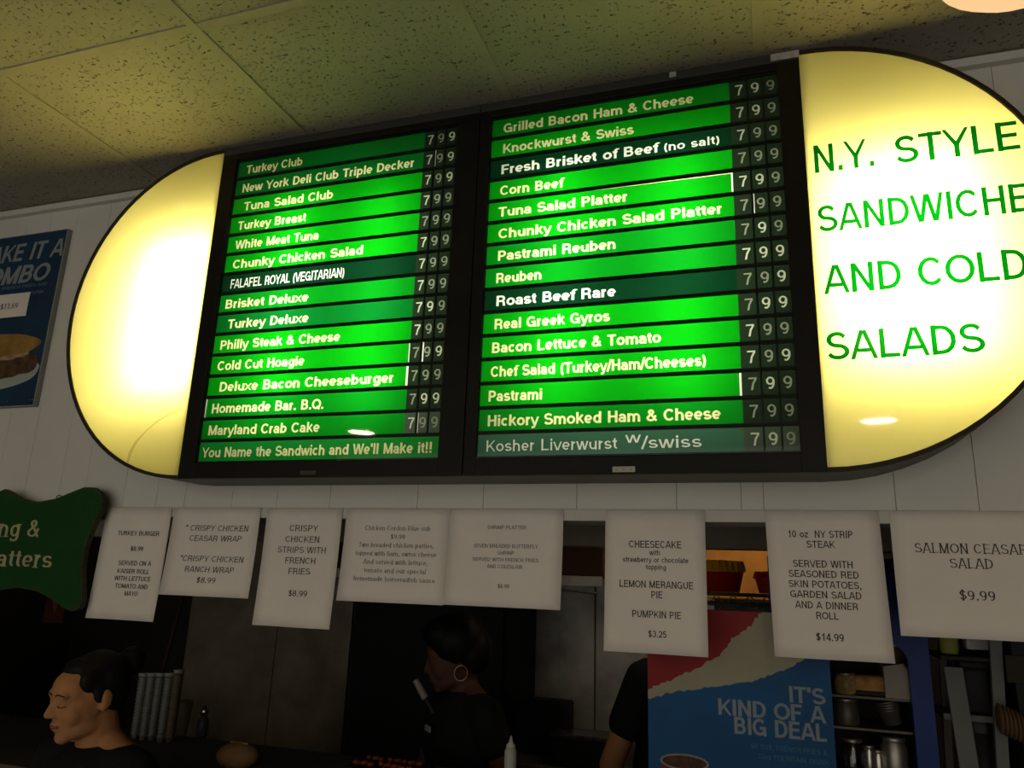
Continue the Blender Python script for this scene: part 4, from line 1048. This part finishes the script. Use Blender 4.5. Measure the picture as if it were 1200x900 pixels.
def organic(name, bm, voxel, smooth, mat, parent):
    """weld overlapping volumes into one continuous smooth skin"""
    o = bpy.data.objects.new('tmp', mesh_of(bm, 'tmp')); C.objects.link(o)
    r = o.modifiers.new('r', 'REMESH'); r.mode = 'VOXEL'; r.voxel_size = voxel; r.use_smooth_shade = True
    s = o.modifiers.new('s', 'SMOOTH'); s.factor = .5; s.iterations = smooth
    dg = bpy.context.evaluated_depsgraph_get()
    me = bpy.data.meshes.new_from_object(o.evaluated_get(dg)); me.name = name
    bpy.data.objects.remove(o)
    me.materials.clear()
    for p in me.polygons: p.use_smooth = True
    q = bpy.data.objects.new(name, me); C.objects.link(q); me.materials.append(mat)
    if parent: q.parent = parent
    return q
def hand(bm, W, d, n, side, curl=.5):
    """palm, four unequal bent fingers and a thumb from the side of the palm"""
    d, n = Vector(d).normalized(), Vector(n).normalized(); n = (n - d * n.dot(d)).normalized(); s = d.cross(n) * side
    for i, (L1, L2) in enumerate(((.040, .034), (.045, .038), (.042, .036), (.033, .028))):
        k = W + d * (.088 - .004 * abs(i - 1.2)) + s * ((i - 1.5) * .0195)
        cap_(bm, W + s * ((i - 1.5) * .011), k, .013, .0105)
        d1 = (d * math.cos(curl) + n * math.sin(curl)); k2 = k + d1 * L1; cap_(bm, k, k2, .0095, .0085)
        d2 = (d * math.cos(2.2 * curl) + n * math.sin(2.2 * curl)); cap_(bm, k2, k2 + d2 * L2, .0085, .007)
    t0 = W + d * .025 - s * .024; t1 = t0 + (d * .75 - s * .55 + n * .35).normalized() * .045; cap_(bm, t0, t1, .0125, .0105)
    cap_(bm, t1, t1 + (d * .9 - s * .1 + n * .4).normalized() * .032, .010, .0085)
def person(name, label, loc, yaw, H, arms, skin, hair, head_pitch=0., head_yaw=0., voxel=.006, sleeve=.62, build=1.0, hs=1.0, soft=3):
    """front faces local -Y; arms: two (elbow, wrist, hand dir, palm normal, curl) in local metres for H = 1.65"""
    root = empty(name, (loc[0], loc[1], 0), label, 'person')
    K = H / 1.65
    def S(v): return Vector(v)
    bm = bmesh.new(); sh = bmesh.new(); tr = bmesh.new()
    HM = Matrix.Translation((0, -.012, 1.40)) @ Matrix.Rotation(head_yaw, 4, 'Z') @ Matrix.Rotation(head_pitch, 4, 'X') @ Matrix.Translation((0, -.005, .130)) @ Matrix.Scale(hs, 4)
    for c, r in (((0, .018, .030), (.074, .092, .084)), ((0, -.020, -.022), (.064, .070, .082)), ((0, -.034, -.074), (.050, .048, .036)), ((0, -.064, -.094), (.024, .022, .020)),
                 ((0, -.042, .028), (.060, .048, .052)), ((0, -.070, -.060), (.030, .020, .024)), ((0, -.0885, -.0545), (.020, .0075, .0060)), ((0, -.0870, -.0660), (.018, .0080, .0065))):
        ell(bm, c, r, HM)
    for s in (-1, 1):
        for c, r in (((s * .034, -.052, -.034), (.028, .028, .032)), ((s * .026, -.077, .022), (.028, .013, .013)), ((s * .029, -.0735, .000), (.017, .0135, .0115)), ((s * .011, -.094, -.030), (.0085, .010, .0080)), ((s * .073, .020, -.004), (.010, .017, .029)), ((s * .072, .012, -.030), (.008, .009, .010)), ((s * .038, -.014, -.068), (.020, .042, .030))):
            ell(bm, c, r, HM)
    bmn = bmesh.new(); cap_(bmn, (0, -.083, .012), (0, -.1035, -.026), .0080, .0115)
    for v in bmn.verts: v.co = HM @ v.co
    me_ = mesh_of(bmn); bm.from_mesh(me_); bpy.data.meshes.remove(me_)
    nb = HM @ Vector((0, .022, -.055))
    cap_(bm, nb, (0, .022, 1.375), .052, .056)
    def torso(b, g, neck=True):
        for c, r in (((0, .005, 1.24), (.158, .104, .165)), ((0, .0, 1.06), (.140, .100, .16)), ((0, .01, .93), (.160, .112, .12))):
            ell(b, c, (r[0] * build + g, r[1] * build + g, r[2] + g))
        for s in (-1, 1):
            cap_(b, (s * .035, .022, 1.405 if neck else 1.375), (s * .165 * build, .012, 1.352), .040 + g * .8, .047 + g)
            ell(b, (s * .07, -.055, 1.25), (.075 + g, .06 + g, .08 + g))
    torso(bm, 0.); torso(sh, .014, False)
    for s, (E_, W_, hd, hn, cu) in zip((-1, 1), arms):
        Sh = Vector((s * .172 * build, .010, 1.345)); E_ = Vector(E_); W_ = Vector(W_)
        cap_(bm, Sh, E_, .047, .037); cap_(bm, E_, E_.lerp(W_, .35), .037, .038); cap_(bm, E_.lerp(W_, .35), W_, .038, .026)
        hand(bm, W_, hd, hn, s, cu)
        cap_(sh, Sh, Sh.lerp(E_, sleeve), .062, .060)
    for s in (-1, 1):
        cap_(bm, (s * .085, .01, .90), (s * .088, -.005, .48), .082, .056); cap_(bm, (s * .088, -.005, .48), (s * .09, .015, .09), .054, .036)
        cap_(bm, (s * .09, .03, .045), (s * .10, -.13, .032), .038, .030)
        cap_(tr, (s * .085, .01, .90), (s * .088, -.005, .48), .098, .075); cap_(tr, (s * .088, -.005, .48), (s * .09, .015, .10), .074, .062)
    ell(tr, (0, .01, .93), (.176, .128, .11))
    body = organic('body', bm, voxel, soft, skin, root)
    organic('shirt', sh, .009, 5, M_SHIRT, root); organic('trousers', tr, .012, 5, M_PANTS, root)
    hb = bmesh.new()
    for c, r in hair: ell(hb, c, r, HM)
    organic('hair', hb, .006, 3, M_HAIR, root)
    # brows, closed lids and lips laid on the surface of the face
    M_LIP = pm('lips_' + skin.name, (.24, .085, .055) if skin is M_SKIN else (.06, .025, .018), .5)
    fd = (HM.to_3x3() @ Vector((0, 1, 0))).normalized()
    def skin_at(x, z, lift):
        hit, p, n_, i_ = body.ray_cast(HM @ Vector((x, -.25, z)), fd)
        return p - fd * lift if hit else HM @ Vector((x, -.09, z))
    for s in (-1, 1):
        for nm, z, cx, hw, th, dz in (('eyebrow', .021, .030, .020, .0017, .0045), ('eyelashes', -.006, .030, .013, .0012, -.0030)):
            bm = bmesh.new(); pts = [skin_at(s * cx + hw * u, z + dz * (1 - u * u), .0002) for u in (-1, -.6, -.2, .2, .6, 1)]
            for p, q in zip(pts, pts[1:]): cyl(bm, p, q, th, th, 8)
            o = obj(nm, bm, M_HAIR, None, True); o.parent = root
    bm = bmesh.new()
    for z, th in ((-.0565, .0026), (-.0635, .0030)):
        pts = [skin_at(.020 * u, z + .002 * abs(u) * (-1 if z > -.06 else 1), -.0012) for u in (-1, -.66, -.33, 0, .33, .66, 1)]
        for p, q in zip(pts, pts[1:]): cyl(bm, p, q, th * .9, th * .9, 8)
    o = obj('lips', bm, M_LIP, None, True); o.parent = root
    root.rotation_euler = (0, 0, yaw); root.scale = (K, K, K)
    return root, HM
HAIR_BUN = [((0, .030, .037), (.0775, .086, .083)), ((0, .050, .010), (.074, .066, .075)), ((0, .125, .070), (.040, .038, .042)), ((0, .090, .065), (.03, .04, .03)), ((.068, .040, .03), (.013, .030, .045)), ((-.068, .040, .03), (.013, .030, .045)), ((0, -.016, .079), (.054, .046, .030)), ((.058, -.012, .050), (.016, .036, .036)), ((-.058, -.012, .050), (.016, .036, .036)), ((.070, .004, .012), (.009, .016, .030)), ((-.070, .004, .012), (.009, .016, .030))]
HAIR_PUFF = [((0, .030, .060), (.115, .110, .095)), ((0, .075, .015), (.100, .080, .095)), ((0, -.02, .095), (.088, .075, .06)), ((.06, .03, .03), (.04, .06, .06)), ((-.06, .03, .03), (.04, .06, .06))]
HAIR_SHORT = [((0, .025, .045), (.081, .096, .080)), ((0, .05, .0), (.076, .068, .075))]
# cashier in front of the opening
hc = at(111, 811, 1.60)
Kw = (hc.z) / 1.535
dn = ((-.185, .06, 1.06), (-.15, -.13, .92), (0, -.6, -.75), (.3, 0, -.5), .35), ((.185, .06, 1.06), (.14, -.14, .93), (0, -.6, -.75), (-.3, 0, -.5), .35)
wy = math.radians(-12)
fx = Vector((math.sin(wy), -math.cos(wy), 0)) * .02
wr, HMw = person('person', 'woman in a black t-shirt with dark hair in a bun, looking down', (hc.x - fx.x, hc.y - fx.y), wy, 1.65 * Kw, dn, M_SKIN, HAIR_BUN, head_pitch=math.radians(9), head_yaw=math.radians(-8), voxel=.0042, hs=.92, soft=8)
# cook behind the pass
kc = at(540, 768, 2.72); Kc = kc.z / 1.53
ca = ((-.20, -.06, 1.10), (-.16, -.30, 1.08), (.2, -1, .1), (.3, .2, -.9), .55), ((.245, .10, 1.10), (.250, .05, .86), (-.1, -.3, -.9), (-.6, -.2, -.3), .6)
cy = math.radians(-46)
cr, HMc = person('person', 'cook in a black shirt with puffy dark hair and a hoop earring', (kc.x + .015, kc.y), cy, 1.65 * Kc, ca, M_SKIND, HAIR_PUFF, head_pitch=math.radians(14), head_yaw=math.radians(-14), voxel=.0075, sleeve=.32, build=1.18)
bm = bmesh.new(); ec = HMc @ Vector((.082, .012, -.052))
for i in range(18):
    t0, t1 = 2 * math.pi * i / 18, 2 * math.pi * (i + 1) / 18
    cyl(bm, ec + Vector((0, .026 * math.cos(t0), .026 * math.sin(t0))), ec + Vector((0, .026 * math.cos(t1), .026 * math.sin(t1))), .0022, seg=6)
o = obj('hoop_earring', bm, pm('earring_metal', (.7, .45, .36), .3, .9), None, True); o.parent = cr
bm = bmesh.new(); bx(bm, .035, .085, -.1545, -.149, 1.285, 1.305, .002); o = obj('name_badge', bm, pm('badge_grey', (.22, .26, .28), .5), None); o.parent = cr
bm = bmesh.new(); bx(bm, -.0, .0, 0, 0, 0, 0); bm.free()
# held knife with pale blade: the cook's raised hand work
a, b = at(487, 797, 2.45), at(508, 836, 2.45)
e = empty('spatula', b, 'pale flat spatula held up in the cook\'s dim hand', 'utensil')
obj('blade', cyl(bmesh.new(), a, a.lerp(b, .55), .010, .012, 8), pm('spatula_steel', (.22, .20, .17), .4), e); obj('handle', cyl(bmesh.new(), a.lerp(b, .55), b, .006, .007, 8), M_DARK, e)
# worker mostly hidden behind the poster
tc = at(782, 722, 3.00); Kt = tc.z / 1.55
ta = ((-.225, .10, 1.09), (-.22, .0, .88), (0, -.5, -.8), (.5, 0, -.2), .4), ((.21, .04, 1.08), (.17, -.12, .90), (0, -.5, -.8), (-.5, 0, -.2), .4)
person('person', 'worker in a black shirt mostly hidden behind the blue poster', (tc.x, tc.y), math.radians(72), 1.65 * Kt, ta, M_SKIN, HAIR_SHORT, voxel=.0075, sleeve=.5)
